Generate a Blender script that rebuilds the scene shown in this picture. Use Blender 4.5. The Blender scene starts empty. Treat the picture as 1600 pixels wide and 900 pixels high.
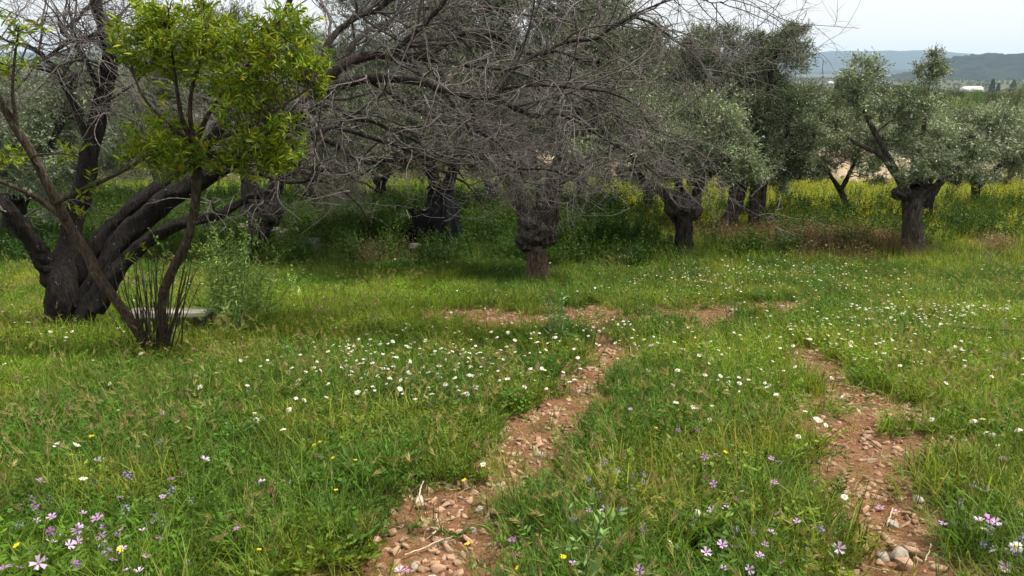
import bpy, math
import numpy as np
from mathutils import Vector, Matrix

# ------------------------------------------------------------------ camera, sky, sun, exposure
SC = bpy.context.scene
COL = SC.collection
PITCH = math.radians(16.6)
FX = 1142.0                       # focal length in photograph pixels (1600 wide)
CZ = 1.2
cam_d = bpy.data.cameras.new('camera')
cam_d.sensor_width = 36.0
cam_d.lens = FX / 1600 * 36.0
cam_d.clip_start = 0.05
cam_d.clip_end = 40000
cam = bpy.data.objects.new('camera', cam_d)
COL.objects.link(cam)
cam.location = (0, 0, CZ)
cam.rotation_euler = (math.radians(90) - PITCH, 0, 0)
SC.camera = cam

SUN_EL, SUN_AZ = math.radians(60), math.radians(80)
world = bpy.data.worlds.new('World')
SC.world = world
world.use_nodes = True
wn = world.node_tree.nodes; wl = world.node_tree.links
wn.clear()
wo = wn.new('ShaderNodeOutputWorld'); wb = wn.new('ShaderNodeBackground')
sky = wn.new('ShaderNodeTexSky'); sky.sky_type = 'NISHITA'; sky.sun_disc = False
sky.sun_elevation = SUN_EL; sky.sun_rotation = SUN_AZ
sky.air_density = 1.0; sky.dust_density = 4.0; sky.ozone_density = 1.0
wm = wn.new('ShaderNodeMix'); wm.data_type = 'RGBA'; wm.inputs[0].default_value = 0.92
wl.new(sky.outputs[0], wm.inputs[6]); wm.inputs[7].default_value = (4.4, 4.36, 4.3, 1)   # even white cloud cover
wl.new(wm.outputs[2], wb.inputs[0]); wb.inputs[1].default_value = 0.1
wl.new(wb.outputs[0], wo.inputs[0])

sun_d = bpy.data.lights.new('sun', 'SUN')
sun_d.energy = 2.9; sun_d.angle = math.radians(7); sun_d.color = (1.0, 0.95, 0.87)
sun = bpy.data.objects.new('sun', sun_d); COL.objects.link(sun)
sdir = Vector((math.cos(SUN_EL) * math.sin(SUN_AZ), math.cos(SUN_EL) * math.cos(SUN_AZ), math.sin(SUN_EL)))
sun.rotation_euler = sdir.to_track_quat('Z', 'Y').to_euler()
sun.location = (0, 0, 60)

SC.view_settings.view_transform = 'Standard'
SC.view_settings.look = 'None'
SC.view_settings.gamma = 1.0
SC.view_settings.use_curve_mapping = False
SC.view_settings.exposure = 1.3
SC.render.engine = 'CYCLES'
SC.cycles.max_bounces = 5
SC.cycles.diffuse_bounces = 2
SC.cycles.use_adaptive_sampling = True
SC.cycles.adaptive_threshold = 0.016
SC.cycles.adaptive_min_samples = 16
SC.cycles.glossy_bounces = 1
SC.cycles.transmission_bounces = 3
SC.cycles.volume_bounces = 0
SC.cycles.caustics_reflective = False
SC.cycles.caustics_refractive = False

# ------------------------------------------------------------------ helpers
RNG = np.random.default_rng(7)
COS, SIN = math.cos(PITCH), math.sin(PITCH)
FWD = np.array([0, COS, -SIN]); UPV = np.array([0, SIN, COS])

def hash2(ix, iy, seed):
    h = (ix * 374761393 + iy * 668265263 + seed * 2147483647) & 0xFFFFFFFF
    h = ((h ^ (h >> 13)) * 1274126177) & 0xFFFFFFFF
    h = h ^ (h >> 16)
    return (h & 0xFFFFFF) / float(0xFFFFFF)

def vnoise(x, y, seed=0):
    x = np.asarray(x, float); y = np.asarray(y, float)
    ix = np.floor(x).astype(np.int64); iy = np.floor(y).astype(np.int64)
    fx = x - ix; fy = y - iy
    fx = fx * fx * (3 - 2 * fx); fy = fy * fy * (3 - 2 * fy)
    a = hash2(ix, iy, seed); b = hash2(ix + 1, iy, seed)
    c = hash2(ix, iy + 1, seed); d = hash2(ix + 1, iy + 1, seed)
    return (a * (1 - fx) + b * fx) * (1 - fy) + (c * (1 - fx) + d * fx) * fy

def fbm(x, y, seed=0, octv=3):
    s = 0; amp = 1.0; t = 0
    for k in range(octv):
        s = s + amp * vnoise(np.asarray(x) * 2 ** k, np.asarray(y) * 2 ** k, seed + k * 17); t += amp; amp *= 0.5
    return s / t

def softplus(t):
    return np.where(t > 30, t, np.log1p(np.exp(np.minimum(t, 30))))

def profile(y):
    y = np.asarray(y, float)
    z = -0.184 * y + 0.154 * 0.8 * softplus((y - 11.2) / 0.8)
    z = z + 0.03 * 60.0 * softplus((y - 900) / 60.0)
    return z

def ray(px, py):
    d = FWD + (px - 800) / FX * np.array([1.0, 0, 0]) + (450 - py) / FX * UPV
    return d

def P(px, py, Y):
    d = ray(px, py); return np.array([0, 0, CZ]) + d * (Y / d[1])

def depth(p):
    return float((np.asarray(p) - np.array([0, 0, CZ])) @ FWD)

def hit(px, py, h=0.0, fn=None):
    """point where the line of sight meets the ground raised by h"""
    fn = fn or (lambda x, y: profile(y))
    d = ray(px, py); d = d / d[1]
    ys = MARCH; lo = 0.3
    for rnd in range(3):
        p = np.array([0, 0, CZ]) + d * ys[:, None]
        below = p[:, 2] < (profile(p[:, 1]) if rnd == 0 and fn is not None else fn(p[:, 0], p[:, 1])) + h - (0 if rnd else 0)
        k = int(np.argmax(below)) if below.any() else len(ys) - 1
        if rnd == 0: a, b = ys[max(k - 3, 0)], ys[min(k + 3, len(ys) - 1)]
        else: a, b = ys[max(k - 1, 0)], ys[k]
        ys = np.linspace(a, b, 24)
    return np.array([0, 0, CZ]) + d * b

MARCH = np.concatenate([np.arange(0.5, 40, 0.1), np.geomspace(40, 6000, 200)])

# ---- bare earth: two wheel tracks, the cross strip and small patches
def poly(pts):
    return np.array([np.append(hit(a, b)[:2], w) for a, b, w in pts])
TRACKS = [poly([(570, 960, 0.34), (632, 885, 0.32), (700, 815, 0.28), (776, 755, 0.225), (850, 695, 0.208), (895, 640, 0.182), (925, 595, 0.195), (965, 553, 0.208), (985, 535, 0.130)]),
          poly([(1430, 960, 0.260), (1400, 880, 0.221), (1378, 810, 0.156), (1362, 750, 0.169), (1360, 690, 0.234), (1345, 640, 0.286), (1300, 595, 0.260), (1255, 560, 0.156), (1180, 535, 0.104)]),
          poly([(665, 490, .16), (740, 498, .26), (830, 506, .24), (930, 496, .32), (1060, 495, .32), (1150, 488, .26), (1240, 481, .12)]),
          poly([(1370, 700, 0.208), (1440, 698, 0.208), (1500, 702, 0.078)])]
PATCH = []
for a, b, rx, ry in [(735, 497, 80, 12), (800, 508, 34, 14), (925, 494, 72, 15), (1060, 494, 72, 15), (1190, 484, 60, 10), (1105, 518, 32, 6),
                     (655, 455, 35, 5), (1130, 362, 55, 9), (1180, 365, 45, 8), (1330, 372, 45, 7), (1553, 385, 22, 7), (1225, 545, 30, 5),
                     (1420, 880, 60, 20), (1560, 900, 40, 8), (940, 530, 20, 6), (1270, 580, 35, 8)]:
    c = hit(a, b); r1 = rx * depth(c) / FX; r2 = abs(hit(a, b - ry)[1] - hit(a, b + ry)[1]) / 2
    PATCH.append((c[0], c[1], r1, r2))

def bare(x, y):
    x = np.asarray(x, float); y = np.asarray(y, float)
    v = np.full(np.broadcast(x, y).shape, -9.0)
    for T in TRACKS:
        for (x0, y0, w0), (x1, y1, w1) in zip(T[:-1], T[1:]):
            dx, dy = x1 - x0, y1 - y0
            t = np.clip(((x - x0) * dx + (y - y0) * dy) / (dx * dx + dy * dy), 0, 1)
            dd = np.hypot(x - x0 - t * dx, y - y0 - t * dy)
            w = w0 + (w1 - w0) * t
            v = np.maximum(v, 1 - dd / w)
    for cx, cy, r1, r2 in PATCH:
        v = np.maximum(v, 1 - np.hypot((x - cx) / r1, (y - cy) / r2))
    n = fbm(x * 5, y * 5, 3, 3) - 0.5
    n2 = fbm(x * 1.3, y * 1.3, 9, 2) - 0.5
    return np.clip((v + n * 3.1 + n2 * 1.0) * 1.8 + 0.74, 0, 1)

def G(x, y):
    x = np.asarray(x, float); y = np.asarray(y, float)
    near = np.clip((60 - y) / 40, 0, 1)
    z = profile(y) + near * (0.10 * (fbm(x * .5, y * .5, 21, 2) - .5) + 0.03 * (fbm(x * 3, y * 3, 22, 2) - .5))
    b_ = bare(x, y); z = z - 0.025 * b_ + .022 * b_ * (fbm(x * 9, y * 9, 23, 2) - .5)
    # low bank of dry earth at the far side of the grove
    bk = np.exp(-((y - (27.5 + 1.0 * (vnoise(x * .15, x * 0, 5) - .5))) / 1.3) ** 2)
    z = z + bk * (0.45 + 0.5 * vnoise(x * .4, x * 0 + 3, 6))
    z = z + np.clip((y - 60) / 300, 0, 1) * 5 * (fbm(x / 160, y / 160, 31, 2) - .55)
    return z

def ground_at(px, py, h=0.0):
    return hit(px, py, h, G)

class MB:
    """collects polygons and links them as one mesh object"""
    def __init__(s): s.v = []; s.f = []; s.c = []; s.n = 0
    def add(s, v, f, c=None):
        v = np.asarray(v, float).reshape(-1, 3); f = np.asarray(f, np.int64)
        s.v.append(v); s.f.append(f + s.n); s.n += len(v)
        if c is None: c = np.ones((len(v), 3))
        c = np.asarray(c, float)
        if c.ndim == 1: c = np.tile(c, (len(v), 1))
        s.c.append(c)
    def mesh(s, name, mat, origin=None, smooth=False):
        v = np.concatenate(s.v)
        if origin is not None: v = v - np.asarray(origin)
        me = bpy.data.meshes.new(name)
        cnt = [f.shape[1] for f in s.f for _ in (0,)]
        loops = np.concatenate([f.ravel() for f in s.f])
        tot = np.concatenate([np.full(len(f), f.shape[1]) for f in s.f])
        start = np.concatenate([[0], np.cumsum(tot)[:-1]])
        me.vertices.add(len(v)); me.vertices.foreach_set('co', v.astype(np.float32).ravel())
        me.loops.add(len(loops)); me.loops.foreach_set('vertex_index', loops.astype(np.int32))
        me.polygons.add(len(tot)); me.polygons.foreach_set('loop_start', start.astype(np.int32))
        me.polygons.foreach_set('loop_total', tot.astype(np.int32))
        if smooth: me.polygons.foreach_set('use_smooth', np.ones(len(tot), bool))
        a = me.attributes.new('col', 'FLOAT_COLOR', 'POINT')
        c = np.concatenate(s.c); c = np.hstack([c, np.ones((len(c), 1))])
        a.data.foreach_set('color', c.astype(np.float32).ravel())
        me.materials.append(mat)
        me.update(calc_edges=True); me.validate()
        return me
    def build(s, name, mat, parent=None, smooth=False, origin=None):
        if parent is not None and origin is None: origin = np.array(parent['_o'])
        me = s.mesh(name, mat, origin, smooth)
        o = bpy.data.objects.new(name, me); COL.objects.link(o)
        if parent is not None: o.parent = parent
        elif origin is not None: o.location = tuple(origin)
        return o

def tag(o, label, cat, group=None):
    o['label'] = label; o['category'] = cat
    if group: o['group'] = group
    return o
def kind(o, k, label=None):
    o['kind'] = k
    if label: o['label'] = label
    return o
EMPTIES = []
def thing(name, label, cat, loc, group=None):
    o = bpy.data.objects.new(name, None); COL.objects.link(o)
    o.empty_display_size = 0.1
    o.location = tuple(float(t) for t in loc); o['_o'] = [float(t) for t in loc]
    EMPTIES.append(o)
    return tag(o, label, cat, group)

def norm(v):
    v = np.asarray(v, float); return v / np.maximum(np.linalg.norm(v, axis=-1, keepdims=True), 1e-9)

def tubes(mb, Pt, R, ns=3, col=None, rough=0.0, cap=False, rng=RNG, flute=0.0):
    """Pt (T,K,3), R (T,K)"""
    Pt = np.asarray(Pt, float); R = np.asarray(R, float)
    T, K, _ = Pt.shape
    tan = np.empty_like(Pt)
    tan[:, 1:-1] = Pt[:, 2:] - Pt[:, :-2]; tan[:, 0] = Pt[:, 1] - Pt[:, 0]; tan[:, -1] = Pt[:, -1] - Pt[:, -2]
    tan = norm(tan)
    mean = norm(Pt[:, -1] - Pt[:, 0])
    ref = np.where(np.abs(mean[:, 2:3]) > 0.75, np.array([[1.0, 0.15, 0]]), np.array([[0, 0.1, 1.0]]))
    ref = np.repeat(ref[:, None], K, 1)
    s = norm(np.cross(tan, ref)); u = np.cross(s, tan)
    ang = np.arange(ns) / ns * 2 * np.pi
    ca, sa = np.cos(ang), np.sin(ang)
    rr = np.repeat(R[:, :, None], ns, 2)
    if rough > 0:
        ph = rng.random(T) * 50
        aa = np.tile(ang, (T, K, 1)); kk = np.tile(np.arange(K)[None, :, None], (T, 1, ns))
        nn = fbm(np.cos(aa) * 1.6 + ph[:, None, None] + kk * 0.05, np.sin(aa) * 1.6 + kk * .32 + ph[:, None, None], 4, 3) - .5
        rr = rr * (1 + rough * 2 * nn)
        if flute: rr = rr * (1 + flute * (np.abs(np.sin(aa * 2.5 + kk * .13 + ph[:, None, None])) - .6) + flute * .6 * np.sin(aa * 3 + kk * .2))
    V = Pt[:, :, None, :] + rr[..., None] * (ca[None, None, :, None] * s[:, :, None, :] + sa[None, None, :, None] * u[:, :, None, :])
    base = (np.arange(T) * K * ns)[:, None, None]
    k = np.arange(K - 1)[None, :, None]; j = np.arange(ns)[None, None, :]; j2 = (j + 1) % ns
    F = np.stack([base + k * ns + j, base + k * ns + j2, base + (k + 1) * ns + j2, base + (k + 1) * ns + j], -1).reshape(-1, 4)
    c = None
    if col is not None:
        c = np.asarray(col, float)
        if c.ndim == 2: c = np.repeat(c, K * ns, 0)
    mb.add(V.reshape(-1, 3), F, c)
    if cap:
        for t in range(T):
            top = V[t, -1]; n0 = mb.n
            mb.add(np.vstack([top, Pt[t, -1] + tan[t, -1] * R[t, -1] * .3]), [(j_, (j_ + 1) % ns, ns) for j_ in range(ns)],
                   None if col is None else (col if np.asarray(col).ndim == 1 else col[t]))

def spline(ctrl, n):
    """Catmull-Rom through ctrl rows (any columns)"""
    C = np.asarray(ctrl, float)
    if len(C) == 2: return C[0] + (C[1] - C[0]) * np.linspace(0, 1, n)[:, None]
    E = np.vstack([2 * C[0] - C[1], C, 2 * C[-1] - C[-2]])
    seg = np.linspace(0, len(C) - 1, n); i = np.minimum(seg.astype(int), len(C) - 2); t = (seg - i)[:, None]
    p0, p1, p2, p3 = E[i], E[i + 1], E[i + 2], E[i + 3]
    return .5 * ((2 * p1) + (-p0 + p2) * t + (2 * p0 - 5 * p1 + 4 * p2 - p3) * t ** 2 + (-p0 + 3 * p1 - 3 * p2 + p3) * t ** 3)

def limb_path(spec, n=24):
    """spec rows: px, py, Y, width px  ->  (n,4) x y z r"""
    rows = []
    for px, py, Y, w in spec:
        p = P(px, py, Y); rows.append(np.append(p, w / 2 * depth(p) / FX))
    out = spline(rows, n); out[:, 3] = np.maximum(out[:, 3], 0.003)
    return out

def limb(mb, path, ns=10, rough=.12, col=None, cap=False, flute=0.0):
    tubes(mb, path[None, :, :3], path[None, :, 3], ns, col, rough, cap, flute=flute)

# ------------------------------------------------------------------ materials
def mat_new(name):
    m = bpy.data.materials.new(name); m.use_nodes = True
    nt = m.node_tree; nt.nodes.clear()
    return m, nt.nodes, nt.links

def N(nodes, t, **kw):
    n = nodes.new(t)
    for k, v in kw.items():
        if k.startswith('i_'): n.inputs[k[2:].replace('_', ' ')].default_value = v
        else: setattr(n, k, v)
    return n

def mixc(nodes, links, a, b, fac, blend='MIX'):
    m = nodes.new('ShaderNodeMix'); m.data_type = 'RGBA'; m.blend_type = blend
    for sock, v in ((m.inputs[6], a), (m.inputs[7], b), (m.inputs[0], fac)):
        if isinstance(v, bpy.types.NodeSocket): links.new(v, sock)
        elif isinstance(v, (int, float)): sock.default_value = v
        else: sock.default_value = (*v, 1)
    return m.outputs[2]

def ramp(nodes, links, src, stops):
    r = nodes.new('ShaderNodeValToRGB')
    e = r.color_ramp.elements
    while len(e) < len(stops): e.new(0.5)
    for el, (p, c) in zip(e, stops):
        el.position = p; el.color = (*c, 1) if len(c) == 3 else c
    links.new(src, r.inputs[0]); return r.outputs[0]

def leaf_mat(name, base=(1, 1, 1), transl=.35, rough=.5, spec=.25, inst=False):
    m, n, l = mat_new(name)
    at = N(n, 'ShaderNodeAttribute', attribute_name='col')
    c = mixc(n, l, at.outputs['Color'], base, 1.0, 'MULTIPLY')
    if inst:
        ai = N(n, 'ShaderNodeAttribute', attribute_name='tint', attribute_type='INSTANCER')
        c = mixc(n, l, c, ai.outputs['Color'], 1.0, 'MULTIPLY')
    b = N(n, 'ShaderNodeBsdfPrincipled', i_Roughness=rough)
    b.inputs['Specular IOR Level'].default_value = spec
    l.new(c, b.inputs['Base Color'])
    o = N(n, 'ShaderNodeOutputMaterial')
    if transl > 0:
        t = N(n, 'ShaderNodeBsdfTranslucent'); 
        tc = mixc(n, l, c, (1.25, 1.2, .55), 1.0, 'MULTIPLY'); l.new(tc, t.inputs[0])
        mx = N(n, 'ShaderNodeMixShader'); mx.inputs[0].default_value = transl
        l.new(b.outputs[0], mx.inputs[1]); l.new(t.outputs[0], mx.inputs[2]); l.new(mx.outputs[0], o.inputs[0])
    else: l.new(b.outputs[0], o.inputs[0])
    return m

def bark_mat(name, dark, light, lichen=None, lich_amt=.6, scale=1.0, bump=.6, usecol=False):
    m, n, l = mat_new(name)
    tc = N(n, 'ShaderNodeTexCoord')
    mp = N(n, 'ShaderNodeMapping'); mp.inputs['Scale'].default_value = (26 * scale, 26 * scale, 7 * scale)
    l.new(tc.outputs['Object'], mp.inputs[0])
    nz = N(n, 'ShaderNodeTexNoise', i_Scale=1.0, i_Detail=6.0, i_Roughness=.65, i_Distortion=.6); l.new(mp.outputs[0], nz.inputs['Vector'])
    mp2 = N(n, 'ShaderNodeMapping'); mp2.inputs['Scale'].default_value = (48 * scale, 48 * scale, 6 * scale); l.new(tc.outputs['Object'], mp2.inputs[0])
    vo = N(n, 'ShaderNodeTexNoise', i_Scale=1.0, i_Detail=4.0, i_Roughness=.6, i_Distortion=1.2); l.new(mp2.outputs[0], vo.inputs['Vector'])
    vr = ramp(n, l, vo.outputs[0], [(.38, (0, 0, 0)), (.55, (1, 1, 1))])
    f = ramp(n, l, nz.outputs[0], [(.32, (0, 0, 0)), (.7, (1, 1, 1))])
    c = mixc(n, l, dark, light, f)
    c = mixc(n, l, mixc(n, l, c, (.45, .42, .4), 1.0, 'MULTIPLY'), c, vr)
    if lichen:
        n2 = N(n, 'ShaderNodeTexNoise', i_Scale=22.0, i_Detail=6.0, i_Roughness=.7); l.new(tc.outputs['Object'], n2.inputs['Vector'])
        lf = ramp(n, l, n2.outputs[0], [(lich_amt, (0, 0, 0)), (lich_amt + .05, (1, 1, 1))])
        c = mixc(n, l, c, lichen, lf)
    if usecol:
        at = N(n, 'ShaderNodeAttribute', attribute_name='col'); c = mixc(n, l, c, at.outputs['Color'], 1.0, 'MULTIPLY')
    b = N(n, 'ShaderNodeBsdfPrincipled', i_Roughness=.85); b.inputs['Specular IOR Level'].default_value = .2
    l.new(c, b.inputs['Base Color'])
    hm = N(n, 'ShaderNodeMath', operation='ADD'); l.new(nz.outputs[0], hm.inputs[0]); l.new(vr, hm.inputs[1])
    bp = N(n, 'ShaderNodeBump', i_Strength=bump, i_Distance=.02); l.new(hm.outputs[0], bp.inputs['Height']); l.new(bp.outputs[0], b.inputs['Normal'])
    o = N(n, 'ShaderNodeOutputMaterial'); l.new(b.outputs[0], o.inputs[0])
    return m

def stone_mat(name, c1, c2, scale=14.0, bump=.5, inst=False):
    m, n, l = mat_new(name)
    tc = N(n, 'ShaderNodeTexCoord')
    oi = N(n, 'ShaderNodeObjectInfo')
    ad = N(n, 'ShaderNodeVectorMath', operation='ADD'); l.new(tc.outputs['Object'], ad.inputs[0]); l.new(oi.outputs['Location'], ad.inputs[1])
    nz = N(n, 'ShaderNodeTexNoise', i_Scale=scale, i_Detail=8.0, i_Roughness=.65); l.new(ad.outputs[0], nz.inputs['Vector'])
    n2 = N(n, 'ShaderNodeTexNoise', i_Scale=scale * 9, i_Detail=4.0, i_Roughness=.6); l.new(ad.outputs[0], n2.inputs['Vector'])
    f = ramp(n, l, nz.outputs[0], [(.3, (0, 0, 0)), (.7, (1, 1, 1))])
    c = mixc(n, l, c1, c2, f)
    rv = ramp(n, l, oi.outputs['Random'], [(0, (.72, .66, .62)), (.5, (1, 1, 1)), (1, (1.1, 1.02, .95))])
    c = mixc(n, l, c, rv, 1.0, 'MULTIPLY')
    sp = ramp(n, l, n2.outputs[0], [(.35, (.75, .72, .7)), (.6, (1, 1, 1))])
    c = mixc(n, l, c, sp, 1.0, 'MULTIPLY')
    b = N(n, 'ShaderNodeBsdfPrincipled', i_Roughness=.9); b.inputs['Specular IOR Level'].default_value = .15
    l.new(c, b.inputs['Base Color'])
    ad2 = N(n, 'ShaderNodeMath', operation='ADD'); l.new(nz.outputs[0], ad2.inputs[0]); l.new(n2.outputs[0], ad2.inputs[1])
    bp = N(n, 'ShaderNodeBump', i_Strength=bump, i_Distance=.01); l.new(ad2.outputs[0], bp.inputs['Height']); l.new(bp.outputs[0], b.inputs['Normal'])
    o = N(n, 'ShaderNodeOutputMaterial'); l.new(b.outputs[0], o.inputs[0])
    return m

def plain_mat(name, c, rough=.7, spec=.2, var=.25, scale=20, bump=0.0):
    m, n, l = mat_new(name)
    tc = N(n, 'ShaderNodeTexCoord')
    nz = N(n, 'ShaderNodeTexNoise', i_Scale=scale, i_Detail=5.0); l.new(tc.outputs['Object'], nz.inputs['Vector'])
    cc = mixc(n, l, tuple(x * (1 - var) for x in c), tuple(min(1, x * (1 + var)) for x in c), nz.outputs[0])
    at = N(n, 'ShaderNodeAttribute', attribute_name='col'); cc = mixc(n, l, cc, at.outputs['Color'], 1.0, 'MULTIPLY')
    b = N(n, 'ShaderNodeBsdfPrincipled', i_Roughness=rough); b.inputs['Specular IOR Level'].default_value = spec
    l.new(cc, b.inputs['Base Color'])
    if bump:
        bp = N(n, 'ShaderNodeBump', i_Strength=bump, i_Distance=.02); l.new(nz.outputs[0], bp.inputs['Height']); l.new(bp.outputs[0], b.inputs['Normal'])
    o = N(n, 'ShaderNodeOutputMaterial'); l.new(b.outputs[0], o.inputs[0])
    return m

def ground_mat():
    m, n, l = mat_new('earth_and_turf')
    tc = N(n, 'ShaderNodeTexCoord')
    at = N(n, 'ShaderNodeAttribute', attribute_name='col')       # r bare red earth, g pale dry earth, b far fields
    sp = N(n, 'ShaderNodeSeparateColor'); l.new(at.outputs['Color'], sp.inputs[0])
    n1 = N(n, 'ShaderNodeTexNoise', i_Scale=9.0, i_Detail=9.0, i_Roughness=.7); l.new(tc.outputs['Object'], n1.inputs['Vector'])
    n2 = N(n, 'ShaderNodeTexNoise', i_Scale=60.0, i_Detail=6.0, i_Roughness=.7); l.new(tc.outputs['Object'], n2.inputs['Vector'])
    red = ramp(n, l, n1.outputs[0], [(.3, (.135, .060, .030)), (.5, (.225, .115, .062)), (.72, (.36, .215, .125))])
    gr = ramp(n, l, n2.outputs[0], [(.35, (.55, .5, .48)), (.62, (1.1, 1.08, 1.05))])
    red = mixc(n, l, red, gr, 1.0, 'MULTIPLY')
    turf = ramp(n, l, n1.outputs[0], [(.3, (.035, .03, .014)), (.6, (.055, .055, .02)), (.75, (.10, .075, .04))])
    pale = ramp(n, l, n1.outputs[0], [(.3, (.30, .22, .14)), (.55, (.42, .33, .22)), (.75, (.52, .45, .34))])
    nf = N(n, 'ShaderNodeTexNoise', i_Scale=.016, i_Detail=5.0, i_Roughness=.6)
    mp = N(n, 'ShaderNodeMapping'); mp.inputs['Scale'].default_value = (.35, 1.0, 1); l.new(tc.outputs['Object'], mp.inputs[0]); l.new(mp.outputs[0], nf.inputs['Vector'])
    fld = ramp(n, l, nf.outputs[0], [(.36, (.035, .05, .024)), (.47, (.055, .07, .032)), (.56, (.10, .095, .048)), (.6, (.06, .075, .035)), (.72, (.22, .18, .10))])
    c = mixc(n, l, turf, red, sp.outputs[0])
    c = mixc(n, l, c, pale, sp.outputs[1])
    c = mixc(n, l, c, fld, sp.outputs[2])
    b = N(n, 'ShaderNodeBsdfPrincipled', i_Roughness=.95); b.inputs['Specular IOR Level'].default_value = .1
    l.new(c, b.inputs['Base Color'])
    ad = N(n, 'ShaderNodeMath', operation='MULTIPLY_ADD'); l.new(n2.outputs[0], ad.inputs[0]); ad.inputs[1].default_value = .5; l.new(n1.outputs[0], ad.inputs[2])
    bp = N(n, 'ShaderNodeBump', i_Strength=.9, i_Distance=.03); l.new(ad.outputs[0], bp.inputs['Height']); l.new(bp.outputs[0], b.inputs['Normal'])
    o = N(n, 'ShaderNodeOutputMaterial'); l.new(b.outputs[0], o.inputs[0])
    return m

def forest_mat():
    m, n, l = mat_new('distant_forest')
    tc = N(n, 'ShaderNodeTexCoord')
    nz = N(n, 'ShaderNodeTexNoise', i_Scale=.006, i_Detail=10.0, i_Roughness=.78); l.new(tc.outputs['Object'], nz.inputs['Vector'])
    c = ramp(n, l, nz.outputs[0], [(.40, (.008, .013, .010)), (.52, (.017, .025, .017)), (.62, (.032, .040, .026)), (.74, (.09, .075, .05))])
    b = N(n, 'ShaderNodeBsdfPrincipled', i_Roughness=1.0); b.inputs['Specular IOR Level'].default_value = 0
    l.new(c, b.inputs['Base Color'])
    o = N(n, 'ShaderNodeOutputMaterial'); l.new(b.outputs[0], o.inputs[0])
    return m

M = {}
M['ground'] = ground_mat()
M['forest'] = forest_mat()
M['grass'] = leaf_mat('grass_blades', transl=.38, rough=.5, spec=.15, inst=True)
M['leafy'] = leaf_mat('broad_leaves', transl=.32, rough=.5, spec=.15, inst=True)
M['petal_i'] = leaf_mat('petals_small', transl=.3, rough=.6, spec=.1, inst=True)
M['petal'] = leaf_mat('petals', transl=.3, rough=.6, spec=.1)
M['stem'] = leaf_mat('green_stems', transl=.2)
M['sapling'] = leaf_mat('sapling_leaves', transl=.42, rough=.5, spec=.25)
M['olive'] = leaf_mat('olive_leaves', transl=.12, rough=.5, spec=.35)
M['bark_dark'] = bark_mat('dark_bark', (.011, .009, .008), (.042, .035, .031), (.34, .34, .32), .655)
M['bark_limb'] = bark_mat('limb_bark', (.02, .016, .014), (.075, .06, .052), (.22, .21, .20), .70, 1.4)
M['twig'] = bark_mat('grey_twigs', (.125, .112, .104), (.26, .236, .222), None, 1, 1.5, .2, usecol=True)
M['bark_sap'] = bark_mat('sapling_bark', (.04, .028, .018), (.13, .10, .07), (.16, .15, .08), .60, 1.6)
M['bark_olive'] = bark_mat('olive_bark', (.05, .042, .036), (.17, .145, .125), (.22, .21, .19), .72, .8, .9)
M['bark_olive_dark'] = bark_mat('dark_olive_bark', (.02, .017, .015), (.10, .084, .074), (.15, .15, .13), .70, .8, .9)
M['bark_pink'] = bark_mat('pinkish_olive_bark', (.09, .06, .047), (.24, .16, .13), None, 1, .7, .8)
M['stone'] = stone_mat('pink_limestone', (.32, .185, .112), (.57, .41, .285))
M['stone_grey'] = stone_mat('grey_limestone', (.34, .30, .25), (.58, .53, .46))
M['slab'] = stone_mat('weathered_slab', (.10, .10, .105), (.19, .19, .195), 5, .3)
M['concrete'] = stone_mat('pale_concrete', (.50, .47, .38), (.74, .71, .60), 8)
M['block'] = stone_mat('dark_block', (.05, .042, .036), (.12, .10, .085), 10)
M['black'] = plain_mat('black_plastic', (.004, .004, .0045), .8, .08, .3)
M['net'] = plain_mat('dark_grey_netting', (.022, .022, .026), .8, .1, .35, 40)
M['straw'] = plain_mat('dry_straw', (.45, .36, .24), .8, .1, .3)
M['white_wall'] = plain_mat('white_plaster', (.52, .50, .47), .9, .1, .1, 2)
M['tile'] = plain_mat('clay_tile', (.32, .15, .09), .9, .1, .2, 2)
M['glass'] = plain_mat('dark_window', (.03, .035, .04), .2, .5, .1)
M['rubble'] = stone_mat('pale_rubble', (.42, .36, .29), (.66, .62, .55), 6)

# ------------------------------------------------------------------ ground
def build_ground():
    ys = np.concatenate([np.linspace(-8, 1.4, 24)[:-1], np.geomspace(1.4, 30, 420), np.geomspace(30, 9000, 130)[1:]])
    us = np.linspace(-1, 1, 340)
    W = np.maximum(11, ys * 1.25 + 6)
    X = us[None, :] * W[:, None]; Y = np.repeat(ys[:, None], len(us), 1)
    Z = G(X, Y)
    mb = MB()
    nr, nc = X.shape
    i = np.arange(nr - 1)[:, None]; j = np.arange(nc - 1)[None, :]
    F = np.stack([i * nc + j, i * nc + j + 1, (i + 1) * nc + j + 1, (i + 1) * nc + j], -1).reshape(-1, 4)
    b = bare(X, Y)
    nz = fbm(X * .25, Y * .25, 41, 3)
    pale = np.clip((Y - 25.4 + (nz - .5) * 5) / 1.2, 0, 1) * np.clip((29.5 - Y + (nz - .5) * 5) / 1.5, 0, 1) * np.clip((vnoise(X * .3, Y * .15, 43) - .3) * 4, 0, 1)
    far = np.clip((Y - 28) / 6, 0, 1) * np.clip(1 - pale, 0, 1)
    mb.add(np.stack([X, Y, Z], -1).reshape(-1, 3), F, np.stack([b, pale, far], -1).reshape(-1, 3))
    o = mb.build('ground', M['ground'], smooth=True)
    return kind(o, 'structure', 'sloping meadow with red earth showing in the wheel tracks')
build_ground()

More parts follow.
